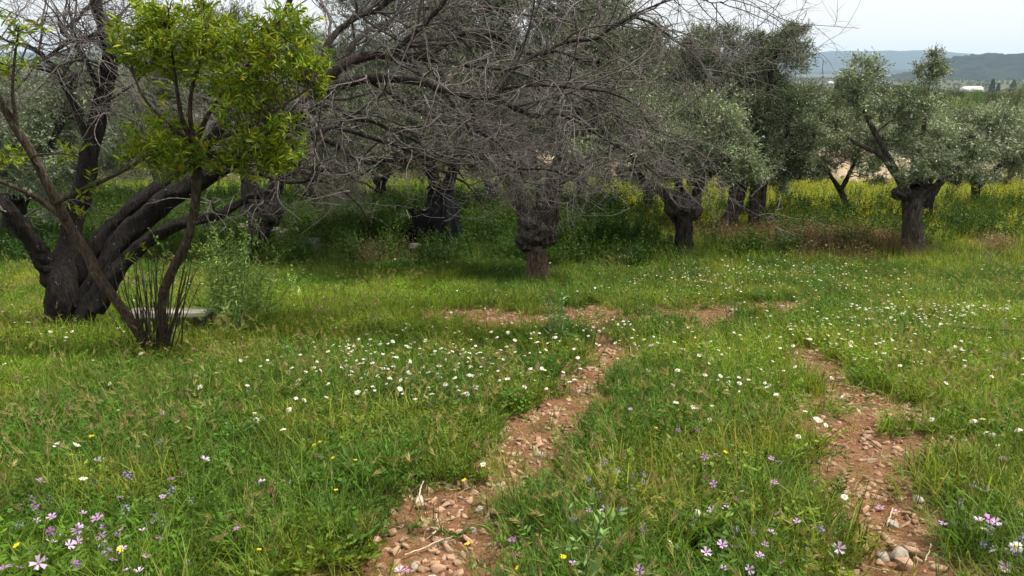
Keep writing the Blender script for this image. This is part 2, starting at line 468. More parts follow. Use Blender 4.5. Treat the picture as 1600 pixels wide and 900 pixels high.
def hill(name, label, Y0, ridge, thick, rough, base=-45):
    """ridge: rows px, py of the skyline seen at distance Y0"""
    r = np.array(ridge, float)
    xs = np.linspace(-1.15 * Y0, 1.15 * Y0, 900)
    pxs = 800 + xs / Y0 * FX * .985
    py = np.interp(pxs, r[:, 0], r[:, 1])
    top = CZ + (112 - py) / FX * Y0 * 1.06
    ts = np.linspace(0, 1, 26)
    mb = MB()
    X = np.repeat(xs[None], len(ts), 0); T = np.repeat(ts[:, None], len(xs), 1)
    shape = np.sin(np.clip(T * 1.25, 0, 1) * np.pi / 2) ** 1.3
    Yv = Y0 - thick * (1 - T) + thick * .25 * (fbm(X / (thick * .7), T * 3, 8, 3) - .5)
    H = base + (top[None] - base) * shape * (1 - .22 * (1 - T) * fbm(X / (thick * .5), T * 4, 9, 3))
    H = H + rough * (vnoise(X / 14, T * 40, 77) - .3) + rough * 1.2 * (vnoise(X / 45, T * 20, 78) - .5)
    nr, nc = X.shape
    i = np.arange(nr - 1)[:, None]; j = np.arange(nc - 1)[None, :]
    F = np.stack([i * nc + j, i * nc + j + 1, (i + 1) * nc + j + 1, (i + 1) * nc + j], -1).reshape(-1, 4)
    mb.add(np.stack([X, Yv, H], -1).reshape(-1, 3), F)
    o = mb.build(name, M['forest'], smooth=False)
    return kind(o, 'structure', label)
hill('hill', 'dark wooded ridge across the valley', 3000, [(-900, 120), (0, 118), (600, 112), (1000, 120), (1280, 126), (1340, 122), (1400, 112), (1450, 99), (1490, 91), (1540, 93), (1600, 97), (1750, 100), (2400, 115)], 900, 13)
hill('hill', 'blue middle ridge behind the wooded ridge', 6500, [(-900, 95), (600, 100), (1200, 116), (1280, 114), (1400, 111), (1500, 104), (1560, 92), (1640, 90), (1800, 94), (2400, 105)], 1200, 6)
hill('hill', 'pale blue farthest ridge on the horizon', 9500, [(-900, 98), (500, 85), (1000, 92), (1240, 90), (1275, 86), (1300, 88), (1330, 86), (1350, 91), (1375, 86), (1430, 91), (1500, 92), (1600, 96), (2400, 98)], 2000, 6)

# ------------------------------------------------------------------ leaves and trees
def leaf_quads(mb, B, D, L, W, col, rng, fold=False):
    """rhombic leaves: base B, direction D, length L, width W"""
    n = len(B); D = norm(D)
    r = norm(rng.normal(size=(n, 3))); S = norm(np.cross(D, r))
    L = L[:, None]; W = W[:, None]
    if not fold:
        V = np.stack([B, B + D * L * .45 + S * W * .5, B + D * L, B + D * L * .45 - S * W * .5], 1)
        F = (np.arange(n) * 4)[:, None] + np.array([[0, 1, 2, 3]])
        mb.add(V.reshape(-1, 3), F, np.repeat(col, 4, 0))
    else:
        U = np.cross(S, D)
        U = np.where(U[:, 2:3] < 0, -U, U)
        V = np.stack([B, B + D * L * .35 + S * W * .5 + U * W * .15, B + D * L * .7 + S * W * .38 + U * W * .1 - U * L * .03, B + D * L - U * L * .12,
                      B + D * L * .7 - S * W * .38 + U * W * .1 - U * L * .03, B + D * L * .35 - S * W * .5 + U * W * .15, B + D * L * .5 - U * L * .01], 1)
        b = (np.arange(n) * 7)[:, None]
        F = np.concatenate([b + np.array([f]) for f in ([0, 1, 6, 5], [1, 2, 3, 6], [5, 6, 3, 4])])
        mb.add(V.reshape(-1, 3), F, np.repeat(col, 7, 0))

OLIVE_COLS = np.array([[.085, .105, .055], [.115, .138, .075], [.15, .17, .105], [.23, .255, .185], [.06, .075, .038], [.14, .15, .062]])
def olive_crown(mb, blobs, Y, nsprig, rng, leafL=.06, per=13, tint=(1, 1, 1), clumps=15, clump_r=.36, cols=OLIVE_COLS):
    """blobs: px, py, rx, ry (px), optional depth offset"""
    tips = []
    area = np.array([b[2] * b[3] for b in blobs], float); area /= area.sum()
    for b, a in zip(blobs, area):
        px, py, rx, ry = b[:4]; dy = b[4] if len(b) > 4 else 0
        c = P(px, py, Y + dy); k = depth(c) / FX
        R = np.array([rx * k, (rx + ry) * .5 * k, ry * k]) * 1.06
        nc = max(5, int(clumps * np.sqrt(len(blobs) * a)))
        d = norm(rng.normal(size=(nc, 3))); rad = rng.random((nc, 1)) ** .4
        cc = c + d * rad * R * .88
        n = int(nsprig * a * 1.3)
        w = rng.random(nc) + .25; w /= w.sum()
        pick = rng.choice(nc, n, p=w)
        cr = clump_r * R.mean() * (.6 + .8 * rng.random((nc, 1)))
        off = norm(rng.normal(size=(n, 3))) * rng.random((n, 1)) ** .5
        C = cc[pick] + off * cr[pick] * np.array([1.1, 1.1, .85])
        out = norm(C - c) * .6 + off * .6 + rng.normal(size=(n, 3)) * .45 + np.array([0, 0, .25])
        A = norm(out)
        SL = (.12 + .2 * rng.random(n)) * (leafL / .06)
        t = np.linspace(.05, 1, per)
        Bp = C[:, None] + A[:, None] * (t[None, :, None] - .5) * SL[:, None, None]
        side = norm(np.cross(A[:, None], rng.normal(size=(n, per, 3))))
        D = A[:, None] * .75 + side * .75
        B = Bp.reshape(-1, 3); D = D.reshape(-1, 3)
        L = leafL * (.7 + .6 * rng.random(len(B))); W = L * (.2 + .08 * rng.random(len(B)))
        ci = rng.choice(len(cols), len(B), p=[.2, .26, .2, .14, .12, .08])
        sprig_var = np.repeat(.6 + .8 * rng.random((nc, 1))[pick], per, 0)
        col = cols[ci] * sprig_var * (.8 + .4 * rng.random((len(B), 1))) * np.array(tint) * np.array([1.22, 1.26, 1.28])
        leaf_quads(mb, B, D, L, W, col, rng)
        tips.append((c, cc))
    return tips

def branch_to(mb, start, end, r0, r1, rng, ns=5, K=9, wob=.10, sag=.0, rough=.1, col=None):
    t = np.linspace(0, 1, K)[:, None]
    L = np.linalg.norm(np.asarray(end) - start)
    p = start + (end - start) * t
    w = np.cumsum(rng.normal(size=(K, 3)) * L * wob / np.sqrt(K), 0); w -= w[0]; w -= t * w[-1] * .8
    p = p + w + np.array([0, 0, 1]) * (np.sin(t * np.pi) * sag * L)
    r = r0 + (r1 - r0) * t[:, 0] ** .7
    tubes(mb, p[None], r[None], ns, col, rough)
    return p

def lump(mb, c, R, rng, nseg=18, nr=12, amp=.35, col=None, freq=2.2):
    """a knobbly burl"""
    th = np.linspace(0.05, np.pi - .05, nr)[:, None]; ph = (np.arange(nseg) / nseg * 2 * np.pi)[None, :]
    d = np.stack([np.sin(th) * np.cos(ph), np.sin(th) * np.sin(ph), np.cos(th) * np.ones_like(ph)], -1)
    s = rng.random() * 40
    n = fbm(d[..., 0] * freq + d[..., 2] * freq + s, d[..., 1] * freq - d[..., 2] * freq * .7 + s, 5, 3) - .5
    V = np.asarray(c) + d * np.asarray(R) * (1 + 2 * amp * n)[..., None]
    i = np.arange(nr - 1)[:, None]; j = np.arange(nseg)[None, :]; j2 = (j + 1) % nseg
    F = np.stack([i * nseg + j, (i + 1) * nseg + j, (i + 1) * nseg + j2, i * nseg + j2], -1).reshape(-1, 4)
    mb.add(V.reshape(-1, 3), F, col)

def olive_tree(label, base, trunk, limbs, blobs, nsprig, seed, trunk_mat='bark_olive', limb_mat=None, burls=(), leafL=.06, tint=(1, 1, 1), group='olive trees of the grove', per=13, clumps=15, nbr=5, Y=None, clump_r=.36):
    rng = np.random.default_rng(seed)
    g = ground_at(*base) if Y is None else None
    if g is None:
        p = P(base[0], base[1], Y); g = np.array([p[0], p[1], float(G(p[0], p[1]))])
    Y = g[1]
    t = thing('olive_tree', label, 'tree', g, group)
    mb = MB()
    path = limb_path([(base[0] if i else base[0], y if i else y, Y + dy, w) for i, (x, y, w, dy) in enumerate([])] + [(x, y, Y, w) for x, y, w in trunk], 26); path[:, 3] *= .9
    fl = np.linalg.norm(path[:, :3] - path[0, :3], axis=1); path[:, 3] *= 1 + .55 * np.exp(-fl / .12)
    path[0, :3] = [path[0, 0], path[0, 1], min(path[0, 2], g[2] - .08)]
    limb(mb, path, 26, .22, cap=True, flute=.2)
    k = depth(g) / FX
    trunk_o = mb.build('trunk', M[trunk_mat], t, smooth=True)
    if burls:
        bb = MB()
        for x, y, rx, ry in burls: lump(bb, P(x, y, Y - .02), (rx * k, rx * k * .9, ry * k), rng, 26, 18, .5, None, 3.4)
        bb.build('burl', M['bark_olive'], t, smooth=True).parent = trunk_o
    lb = MB(); ends = []
    for lm in limbs:
        pth = limb_path([(x, y, Y + (d[0] if d else 0), w) for x, y, w, *d in lm], 28)
        limb(lb, pth, 10, .28); ends.append(pth)
    cb = MB()
    tips = olive_crown(cb, blobs, Y, nsprig, rng, leafL, per, tint, clumps, clump_r)
    allp = np.concatenate([e[8:, :3] for e in ends]) if ends else path[-4:, :3]
    for c, cc in tips:
        for q in cc[:nbr]:
            s = allp[np.argmin(np.linalg.norm(allp - q, axis=1) + rng.random(len(allp)) * .3)]
            branch_to(lb, s, q, .016, .004, rng, 5, 8, .16, .05)
    if lb.n: lb.build('branches', M[limb_mat or trunk_mat], t, smooth=True)
    cb.build('crown', M['olive'], t)
    return t

# --- centre olive with the swollen graft knot
olive_tree('olive tree with a swollen knot above a straight pinkish trunk, centre', (838, 440),
    [(838, 446, 36), (838, 425, 34), (838, 400, 33), (836, 382, 36)],
    [[(840, 375, 40), (828, 340, 34), (812, 310, 28), (795, 285, 22), (775, 255, 18), (750, 215, 12, .3), (735, 160, 8, .5)],
     [(845, 375, 40), (855, 340, 34), (862, 310, 30), (866, 280, 26), (880, 240, 18, .2), (900, 190, 12, .3), (915, 130, 8, .4)],
     [(840, 350, 18), (845, 310, 14), (835, 260, 12, .5), (830, 200, 10, .9), (840, 120, 7, 1.1)],
     [(868, 290, 18), (900, 262, 12, -.3), (945, 240, 9, -.5), (985, 215, 6, -.6)]],
    [(760, 150, 90, 90, .6), (860, 90, 110, 90, .8), (940, 150, 85, 80, .3), (900, 215, 100, 60, .4), (790, 220, 80, 55, .8), (950, 60, 80, 60, 1.0), (700, 80, 80, 70, 1.2), (830, -20, 130, 60, .8), (930, -10, 80, 50, .8), (740, 10, 80, 60, 1), (1000, 90, 60, 60, .6)],
    8200, 11, 'bark_pink', 'bark_olive_dark', [(838, 362, 26, 21), (822, 378, 16, 13), (856, 366, 17, 18), (830, 345, 20, 16)], tint=(.92, .92, .86))
# --- the rounder, lighter olive to its right
olive_tree('rounded grey-green olive tree with a black gnarled forked head', (1067, 392),
    [(1066, 398, 32), (1066, 375, 27), (1068, 350, 30), (1066, 330, 40)],
    [[(1058, 330, 26), (1045, 308, 20), (1030, 296, 15), (1010, 285, 11), (985, 262, 8)],
     [(1078, 330, 26), (1088, 305, 18), (1098, 285, 13), (1120, 260, 10), (1150, 230, 7)],
     [(1066, 325, 24), (1062, 300, 16, .2), (1060, 260, 12, .4), (1075, 200, 8, .5)]],
    [(1085, 205, 75, 55, -.2), (1030, 240, 70, 45), (1130, 245, 60, 42, .1), (1165, 270, 40, 28), (1100, 170, 60, 40, .3), (1000, 200, 50, 50, .5), (1110, 275, 45, 22, .1), (1020, 275, 45, 20, .1), (1065, 255, 60, 30, .5)],
    5000, 12, 'bark_olive_dark', None, [(1066, 322, 25, 17), (1052, 326, 13, 12), (1084, 330, 12, 14)], tint=(1.22, 1.25, 1.15))
# --- tall dark pair behind
olive_tree('tall dark olive tree with a leaning tapered trunk', (1140, 352),
    [(1136, 356, 30), (1143, 335, 24), (1150, 310, 24), (1155, 290, 26)],
    [[(1152, 295, 18), (1140, 250, 13), (1130, 190, 10), (1125, 110, 7)], [(1158, 295, 18), (1175, 240, 13, .3), (1185, 170, 9, .3)]],
    [(1120, 110, 60, 65), (1150, 180, 60, 70), (1090, 140, 50, 60, .4), (1135, 60, 38, 30, .2), (1160, 270, 45, 30, -.2), (1100, 70, 40, 35, .2), (1120, 215, 50, 50, .4)],
    4600, 13, 'bark_olive', 'bark_olive_dark', tint=(.82, .85, .78))
olive_tree('tallest olive tree with feathery top against the sky', (1177, 354),
    [(1177, 358, 22), (1178, 335, 17), (1180, 305, 18), (1182, 280, 20)],
    [[(1180, 290, 15), (1190, 230, 12), (1200, 160, 9), (1205, 90, 6)], [(1184, 290, 14), (1215, 240, 10, .3), (1235, 180, 7, .3)]],
    [(1215, 110, 45, 55), (1240, 70, 22, 40), (1190, 65, 30, 32), (1225, 175, 55, 60), (1205, 240, 65, 50), (1250, 250, 32, 40), (1265, 210, 18, 22), (1250, 42, 16, 16), (1175, 120, 40, 50, .2)],
    4800, 14, 'bark_olive', 'bark_olive_dark', tint=(.78, .82, .74))
olive_tree('slim olive trunk just right of the pair under the tallest crown', (1192, 340),
    [(1192, 343, 12), (1192, 320, 11), (1193, 295, 12)], [[(1193, 300, 10), (1200, 260, 8), (1215, 215, 6)]],
    [(1235, 215, 45, 45, 1), (1260, 265, 25, 22, .6), (1225, 275, 30, 20)], 1100, 15, 'bark_olive', 'bark_olive_dark', tint=(.85, .88, .8))
# --- right-hand olive with sawn head
olive_tree('olive tree with a thick straight grey trunk and open uneven crown', (1425, 392),
    [(1425, 398, 37), (1425, 370, 31), (1426, 340, 30), (1427, 312, 33), (1425, 300, 40)],
    [[(1415, 305, 20), (1408, 285, 13), (1400, 268, 10), (1385, 240, 9), (1368, 208, 8), (1355, 185, 6), (1345, 160, 5)],
     [(1412, 290, 14), (1396, 270, 9), (1375, 242, 8), (1345, 228, 6), (1325, 215, 4)],
     [(1438, 300, 20), (1455, 275, 13), (1470, 250, 10, .2), (1490, 225, 9, .2), (1520, 212, 10, 0), (1545, 212, 6, 0)],
     [(1430, 295, 22), (1432, 265, 16, .3), (1440, 220, 10, .3), (1448, 170, 4, .2), (1453, 120, 2.5, .2), (1459, 92, 1.5, .2)],
     [(1442, 300, 14), (1470, 285, 9, -.3), (1500, 262, 6, -.4)]],
    [(1350, 120, 36, 32), (1335, 140, 22, 18), (1410, 165, 45, 38), (1400, 215, 45, 32, .3), (1443, 108, 9, 16), (1459, 98, 8, 24), (1468, 110, 9, 15), (1452, 122, 13, 11), (1455, 145, 8, 12), (1475, 225, 60, 35, .2), (1535, 230, 55, 28, 0), (1565, 190, 45, 28, .3), (1440, 255, 55, 25, -.2), (1345, 165, 25, 20)],
    3300, 16, 'bark_olive', 'bark_olive', [(1408, 302, 13, 9), (1440, 300, 12, 10)], tint=(1.35, 1.35, 1.35), clumps=20)
olive_tree('olive trunk half hidden behind the thick straight grey trunk', (1447, 346),
    [(1446, 350, 15), (1449, 325, 15), (1456, 300, 16)], [[(1456, 302, 14), (1475, 275, 9), (1500, 250, 7)], [(1452, 302, 10), (1440, 270, 8), (1430, 240, 6)]],
    [(1480, 250, 50, 25), (1430, 225, 50, 25, .4), (1520, 270, 40, 20)], 1100, 17, 'bark_olive_dark', tint=(1.05, 1.05, 1.02))
olive_tree('small olive tree with a crooked thin leaning trunk', (1325, 331),
    [(1328, 334, 10), (1322, 318, 9), (1315, 302, 10), (1308, 288, 8)], [[(1312, 296, 8), (1300, 278, 6), (1290, 262, 4)], [(1314, 298, 8), (1330, 265, 6), (1340, 240, 4)]],
    [(1310, 225, 45, 38), (1345, 250, 40, 28), (1290, 260, 25, 25), (1330, 190, 35, 22), (1380, 265, 35, 22)], 1700, 18, 'bark_olive_dark', tint=(1.05, 1.02, .92))
olive_tree('far olive tree with a short dark trunk at the right edge', (1523, 320),
    [(1521, 323, 14), (1524, 305, 12), (1526, 288, 14)], [[(1526, 292, 11), (1510, 270, 7), (1495, 255, 5)], [(1527, 292, 10), (1550, 268, 7), (1575, 250, 5)]],
    [(1540, 235, 60, 38), (1500, 255, 45, 28), (1585, 255, 45, 32), (1560, 200, 50, 28), (1525, 185, 40, 22), (1610, 220, 40, 50)], 2200, 19, 'bark_olive_dark', tint=(1.0, .98, .9))
# --- olives behind the dead twigs
olive_tree('dark crooked olive tree with a bulging top behind the tall weed', (398, 410),
    [(394, 416, 30), (398, 390, 29), (405, 360, 32), (408, 330, 48), (408, 308, 56)],
    [[(395, 315, 30), (385, 270, 20), (370, 210, 14), (350, 140, 9)], [(420, 315, 30), (440, 270, 18), (470, 210, 12), (500, 140, 8)]],
    [(400, 150, 110, 80, .5), (300, 120, 90, 80, .8), (480, 120, 90, 75, .6), (540, 210, 90, 70, .4), (420, 230, 90, 50, .3), (240, 200, 80, 70, 1.), (440, 80, 80, 50, .5), (500, 250, 70, 40, .3), (330, 60, 110, 50, .6)],
    6800, 20, 'bark_olive_dark', None, [(415, 330, 24, 22), (398, 318, 22, 20)], tint=(.85, .86, .8))
olive_tree('olive trunk wrapped in dark netting beside the black sack', (690, 376),
    [(690, 380, 32), (690, 355, 30), (690, 325, 30), (690, 290, 36)],
    [[(684, 300, 22), (670, 250, 15), (650, 190, 10)], [(696, 300, 22), (715, 250, 15), (745, 190, 10)]],
    [(640, 140, 100, 80, .2), (720, 190, 90, 70), (590, 220, 80, 55), (690, 80, 90, 60, .5), (560, 110, 70, 60, .6), (640, 30, 100, 50, .4), (600, 170, 70, 60, -.2), (660, 245, 80, 35, .2), (620, -10, 110, 45, .4), (760, 120, 80, 60, .3)], 7600, 21, 'bark_olive_dark', tint=(.9, .92, .86))
olive_tree('olive tree with a hollow dark trunk at the left picture edge', (16, 392),
    [(16, 396, 36), (18, 370, 32), (22, 335, 34), (26, 300, 40)], [[(20, 305, 24), (0, 250, 15), (-30, 190, 10)], [(32, 305, 24), (70, 250, 14), (100, 180, 9)]],
    [(50, 170, 100, 70), (120, 230, 90, 60, .3), (30, 270, 80, 45, -.3), (160, 150, 70, 60, .6), (90, 310, 60, 30, -.4), (-40, 200, 90, 90)], 4800, 22, 'bark_olive_dark', tint=(1.1, 1.14, 1.1))
# --- second row
for i, (bx, by, lean, blobs, lab) in enumerate([
    (600, 326, -6, [(600, 235, 70, 45), (550, 250, 60, 36), (640, 200, 60, 50), (590, 160, 60, 50), (600, 100, 70, 40)], 'second row olive tree with leafy base left of the black sack'),
    (765, 336, 4, [(770, 235, 75, 45), (720, 220, 60, 50), (820, 200, 60, 55), (780, 150, 70, 50), (760, 80, 70, 50)], 'second row olive tree between the netted trunk and the knotted trunk'),
    (1010, 332, 3, [(1000, 240, 60, 42), (960, 260, 50, 28), (1030, 180, 60, 55), (985, 110, 70, 60), (1060, 110, 50, 55)], 'second row olive tree behind the tips of the dead twigs'),
    (905, 318, 4, [(900, 240, 60, 40), (950, 200, 60, 50), (870, 180, 60, 55), (930, 110, 70, 50), (880, 60, 80, 50)], 'second row olive tree right of the knotted trunk'),
    (480, 322, 4, [(470, 240, 70, 40), (420, 210, 70, 50), (520, 190, 60, 50), (460, 140, 70, 50), (480, 85, 80, 40)], 'second row olive tree above the grey slab'),
    (250, 330, 4, [(250, 250, 80, 50), (190, 230, 70, 55), (320, 220, 70, 55), (250, 150, 80, 50), (260, 90, 100, 45), (140, 120, 70, 45)], 'second row olive tree behind the leafy sapling')]):
    olive_tree(lab, (bx, by), [(bx, by + 4, 18), (bx + lean * .5, by - 18, 15), (bx + lean, by - 36, 17)],
        [[(bx + lean, by - 34, 13), (bx + lean - 18, by - 70, 8), (bx + lean - 30, by - 110, 5)], [(bx + lean, by - 34, 13), (bx + lean + 18, by - 70, 8), (bx + lean + 30, by - 110, 5)]],
        blobs, 3600, 30 + i, 'bark_olive_dark', tint=(.95, .96, .9), leafL=.075, per=11, group='second row of olive trees')
# --- trees beyond the bank, seen between the crowns on the right
for i, (px, py, s, Y, tint, lab) in enumerate([
    (1300, 235, 36, 42, (1.0, 1.0, .8), 'distant olive tree between the tallest crown and the crooked trunk'),
    (1365, 215, 40, 48, (1.1, 1.1, .8), 'distant olive tree showing through the open crown'),
    (1500, 195, 46, 50, (1.15, 1.2, .75), 'distant yellow-green tree right of the high sprig'),
    (1580, 175, 50, 46, (1.05, 1.05, .85), 'distant olive tree beyond the right edge tree'),
    (1290, 180, 26, 75, (.8, 1.05, .45), 'distant bright green bush below the slim cypress'),
    (1405, 175, 30, 80, (1.1, 1.15, .7), 'distant pale bush behind the open crown'),
    (1520, 165, 22, 95, (.7, 1.0, .4), 'distant green bush below the white house'),
    (1450, 185, 32, 70, (1.0, 1.05, .75), 'distant olive tree under the high sprig'),
    (1240, 215, 34, 46, (.9, .95, .75), 'distant olive tree behind the tallest crown'),
    (330, 250, 60, 44, (.9, .95, .8), 'distant olive tree beyond the bank on the left'),
    (620, 250, 60, 44, (.9, .95, .8), 'distant olive tree beyond the bank above the black sack'),
    (880, 250, 60, 44, (.9, .95, .8), 'distant olive tree beyond the bank above the knotted trunk'),
    (1275, 250, 42, 33, (1.1, 1.1, 1.0), 'olive tree beyond the bank right of the tallest crown'),
    (1350, 245, 40, 35, (1.15, 1.12, .95), 'olive tree beyond the bank behind the crooked thin trunk'),
    (1440, 215, 46, 38, (1.15, 1.15, 1.0), 'olive tree beyond the bank straight behind the thick grey trunk'),
    (1500, 240, 46, 33, (1.05, 1.05, .95), 'olive tree beyond the bank left of the right edge trunk'),
    (1560, 225, 50, 36, (1.1, 1.12, 1.0), 'olive tree beyond the bank above the right edge trunk'),
    (1620, 235, 46, 34, (1.1, 1.1, .9), 'olive tree beyond the bank cut off by the right picture edge')]):
    p = P(px, py, Y); gz = float(G(p[0], Y))
    k = depth(p) / FX
    basey = py + (p[2] - gz) / k
    olive_tree(lab, (px, py), [(px, basey, 9), (px + 2, (py + basey) / 2, 8), (px, py, 6)], [], [(px, py, s, s * .75), (px - s * .6, py + s * .35, s * .6, s * .45), (px + s * .6, py + s * .3, s * .6, s * .45)],
               1500, 50 + i, 'bark_olive_dark', tint=tint, leafL=.12, per=9, group='trees beyond the dry bank', Y=Y, nbr=2)

# ------------------------------------------------------------------ the bare, dark multi-stemmed tree on the left
def dead_tree():
    rng = np.random.default_rng(101)
    g = ground_at(105, 516)
    Y = g[1]
    t = thing('bare_tree', 'large leafless dark tree with leaning stems and a wide tangle of dead twigs', 'tree', g)
    mb = MB()
    tr = limb_path([(102, 526, Y, 74), (101, 508, Y, 58), (99, 480, Y, 52), (98, 455, Y, 47), (99, 430, Y + .05, 44), (101, 405, Y + .14, 38), (105, 385, Y + .2, 32)], 30)
    tr[0, 2] = g[2] - .1
    limb(mb, tr, 22, .16)
    tr = limb_path([(120, 522, Y - .1, 34), (134, 490, Y - .05, 30), (156, 445, Y, 28), (186, 392, Y + .05, 22)], 20); tr[0, 2] = g[2] - .1
    limb(mb, tr, 14, .2)
    mb.build('trunk', M['bark_dark'], t, smooth=True)
    S = {}
    S['left'] = [(92, 450, Y, 32), (72, 415, Y, 28), (44, 368, Y - .1, 24), (10, 325, Y - .2, 22), (-40, 280, Y - .2, 20), (-90, 200, Y - .2, 16)]
    S['up'] = [(100, 440, Y + .1, 36), (106, 390, Y + .2, 29), (116, 335, Y + .3, 28), (132, 285, Y + .35, 27), (150, 200, Y + .4, 24), (168, 115, Y + .4, 21), (172, 68, Y + .4, 21), (154, 20, Y + .4, 17), (140, -40, Y + .4, 13), (120, -120, Y + .4, 8)]
    S['r1'] = [(110, 455, Y + .1, 29), (152, 381, Y + .2, 25), (189, 341, Y + .3, 22), (236, 300, Y + .4, 19), (300, 250, Y + .6, 15), (350, 190, Y + .7, 16), (400, 110, Y + .8, 12), (440, 30, Y + .9, 9), (470, -40, Y + 1, 6)]
    S['r2'] = [(130, 478, Y, 38), (186, 385, Y + .1, 35), (236, 333, Y + .15, 33), (287, 295, Y + .2, 31), (340, 265, Y + .25, 29), (400, 225, Y + .3, 27), (460, 180, Y + .35, 25), (510, 140, Y + .4, 23)]
    S['r3'] = [(150, 484, Y - .1, 24), (189, 418, Y - .05, 22), (236, 373, Y, 20), (287, 348, Y, 18), (338, 337, Y + .1, 14), (370, 320, Y + .2, 12), (420, 300, Y + .4, 7)]
    S['b1'] = [(500, 150, Y + .4, 20), (520, 112, Y + .4, 18), (575, 84, Y + .6, 15), (642, 90, Y + .8, 13), (690, 71, Y + 1.0, 11), (730, 48, Y + 1.1, 11), (777, 51, Y + 1.2, 9), (818, 78, Y + 1.2, 7), (870, 80, Y + 1.2, 5), (930, 95, Y + 1.2, 3)]
    S['b2'] = [(487, 165, Y + .4, 20), (514, 139, Y + .3, 18), (575, 122, Y + .2, 15), (649, 127, Y + .1, 14), (689, 137, Y, 13), (737, 149, Y, 11), (777, 154, Y, 9), (808, 172, Y - .1, 9), (845, 186, Y - .1, 7), (870, 179, Y, 6), (910, 195, Y, 5), (960, 225, Y, 4), (1010, 262, Y, 3), (1030, 285, Y, 2)]
    S['b3'] = [(470, 172, Y + .3, 12), (514, 162, Y + .1, 10), (548, 182, Y, 9), (595, 193, Y - .1, 8), (629, 213, Y - .2, 6), (680, 240, Y - .3, 4), (720, 280, Y - .3, 2.5)]
    S['b4'] = [(450, 195, Y + .2, 11), (497, 208, Y, 9), (520, 199, Y - .1, 8), (548, 203, Y - .2, 8), (615, 226, Y - .3, 7), (669, 247, Y - .4, 6), (716, 243, Y - .4, 5), (784, 250, Y - .4, 4), (850, 268, Y - .4, 3), (900, 290, Y - .4, 2)]
    S['b5'] = [(445, 200, Y + .2, 11), (500, 216, Y + .1, 9), (541, 237, Y, 8), (575, 252, Y, 8), (625, 252, Y, 7), (676, 260, Y, 5), (730, 290, Y, 3), (760, 330, Y, 2)]
    S['b6'] = [(600, 90, Y + .7, 9), (640, 60, Y + .7, 8), (689, 10, Y + .7, 7), (720, -40, Y + .7, 5), (760, -100, Y + .7, 3)]
    S['b7'] = [(505, 140, Y + .4, 14), (514, 64, Y + .6, 11), (558, 30, Y + .8, 9), (600, 5, Y + .9, 7), (640, -60, Y + 1, 4)]
    S['b8'] = [(777, 152, Y, 8), (790, 130, Y, 8), (804, 108, Y + .1, 7.5), (845, 81, Y + .2, 7), (885, 64, Y + .3, 6), (929, 61, Y + .3, 6), (946, 51, Y + .3, 5.5), (980, 32, Y + .3, 5), (1007, 30, Y + .3, 4.5), (1040, 48, Y + .3, 3.5), (1075, 75, Y + .3, 2.5), (1100, 110, Y + .3, 1.6)]
    S['b9'] = [(784, 139, Y, 6), (834, 132, Y - .2, 5.5), (878, 135, Y - .3, 5), (929, 139, Y - .4, 4), (985, 160, Y - .4, 3), (1030, 200, Y - .4, 2)]
    S['b10'] = [(930, 61, Y + .3, 4), (985, 25, Y + .2, 4), (1040, 5, Y + .1, 3), (1095, 0, Y + .1, 2.2), (1130, 8, Y, 1.5)]
    S['b11'] = [(642, 92, Y + .7, 9), (652, 105, Y + .5, 9), (660, 128, Y + .2, 8)]
    S['b12'] = [(135, 219, Y + .4, 11), (111, 152, Y + .4, 10), (91, 118, Y + .3, 9), (73, 91, Y + .3, 8), (47, 71, Y + .3, 6), (10, 60, Y + .3, 4), (-30, 40, Y + .3, 3)]
    S['b13'] = [(160, 150, Y + .4, 7), (120, 70, Y + .4, 7), (95, 50, Y + .4, 6), (125, 25, Y + .5, 5), (150, -10, Y + .5, 4)]
    S['b14'] = [(73, 91, Y + .3, 6), (100, 70, Y + .3, 6), (130, 58, Y + .2, 5), (165, 55, Y + .2, 4)]
    S['b15'] = [(340, 265, Y + .2, 9), (400, 270, Y, 7), (450, 285, Y - .1, 6), (500, 280, Y - .2, 4), (545, 310, Y - .2, 3), (580, 345, Y - .2, 2)]
    S['b16'] = [(400, 225, Y + .3, 9), (440, 250, Y + .3, 7), (490, 262, Y + .5, 6), (540, 275, Y + .6, 4), (600, 300, Y + .6, 3)]
    S['b17'] = [(689, 137, Y, 7), (720, 175, Y - .1, 6), (735, 200, Y - .2, 5), (770, 215, Y - .3, 4), (800, 250, Y - .3, 3), (820, 285, Y - .3, 2)]
    S['b18'] = [(514, 139, Y + .3, 10), (560, 60, Y + 1.3, 8), (640, 20, Y + 1.8, 6), (740, 10, Y + 2, 5), (850, 20, Y + 2.2, 3.5), (950, 5, Y + 2.3, 2.5)]
    S['b19'] = [(642, 90, Y + .8, 9), (720, 100, Y + 1.3, 7), (810, 115, Y + 1.7, 5), (900, 150, Y + 1.9, 4), (980, 190, Y + 2, 3), (1010, 240, Y + 2, 2)]
    S['b20'] = [(575, 122, Y + .2, 9), (640, 165, Y + .9, 7), (710, 200, Y + 1.3, 5), (790, 225, Y + 1.6, 4), (860, 260, Y + 1.7, 3), (930, 290, Y + 1.7, 2)]
    paths = {}
    for k, sp in S.items():
        n = 90 if k in ('left', 'up', 'r1', 'r2', 'r3') else 44
        pth = limb_path(sp, n)
        if k[0] == 'b':     # natural kinks
            L = np.linalg.norm(pth[-1, :3] - pth[0, :3])
            w = np.stack([fbm(np.linspace(0, 7, n) + rng.random() * 99, np.zeros(n) + a, 3, 3) - .5 for a in range(3)], -1)
            w *= np.linspace(0, 1, n)[:, None] * .09 * L ** .5
            pth[:, :3] += w
        paths[k] = pth
        mb = MB(); thick = k[0] != 'b'
        limb(mb, pth, 20 if thick else 8, .30 if thick else .2, flute=.12 if thick else 0)
        mb.build('limb', M['bark_dark'] if thick else M['bark_limb'], t, smooth=True)
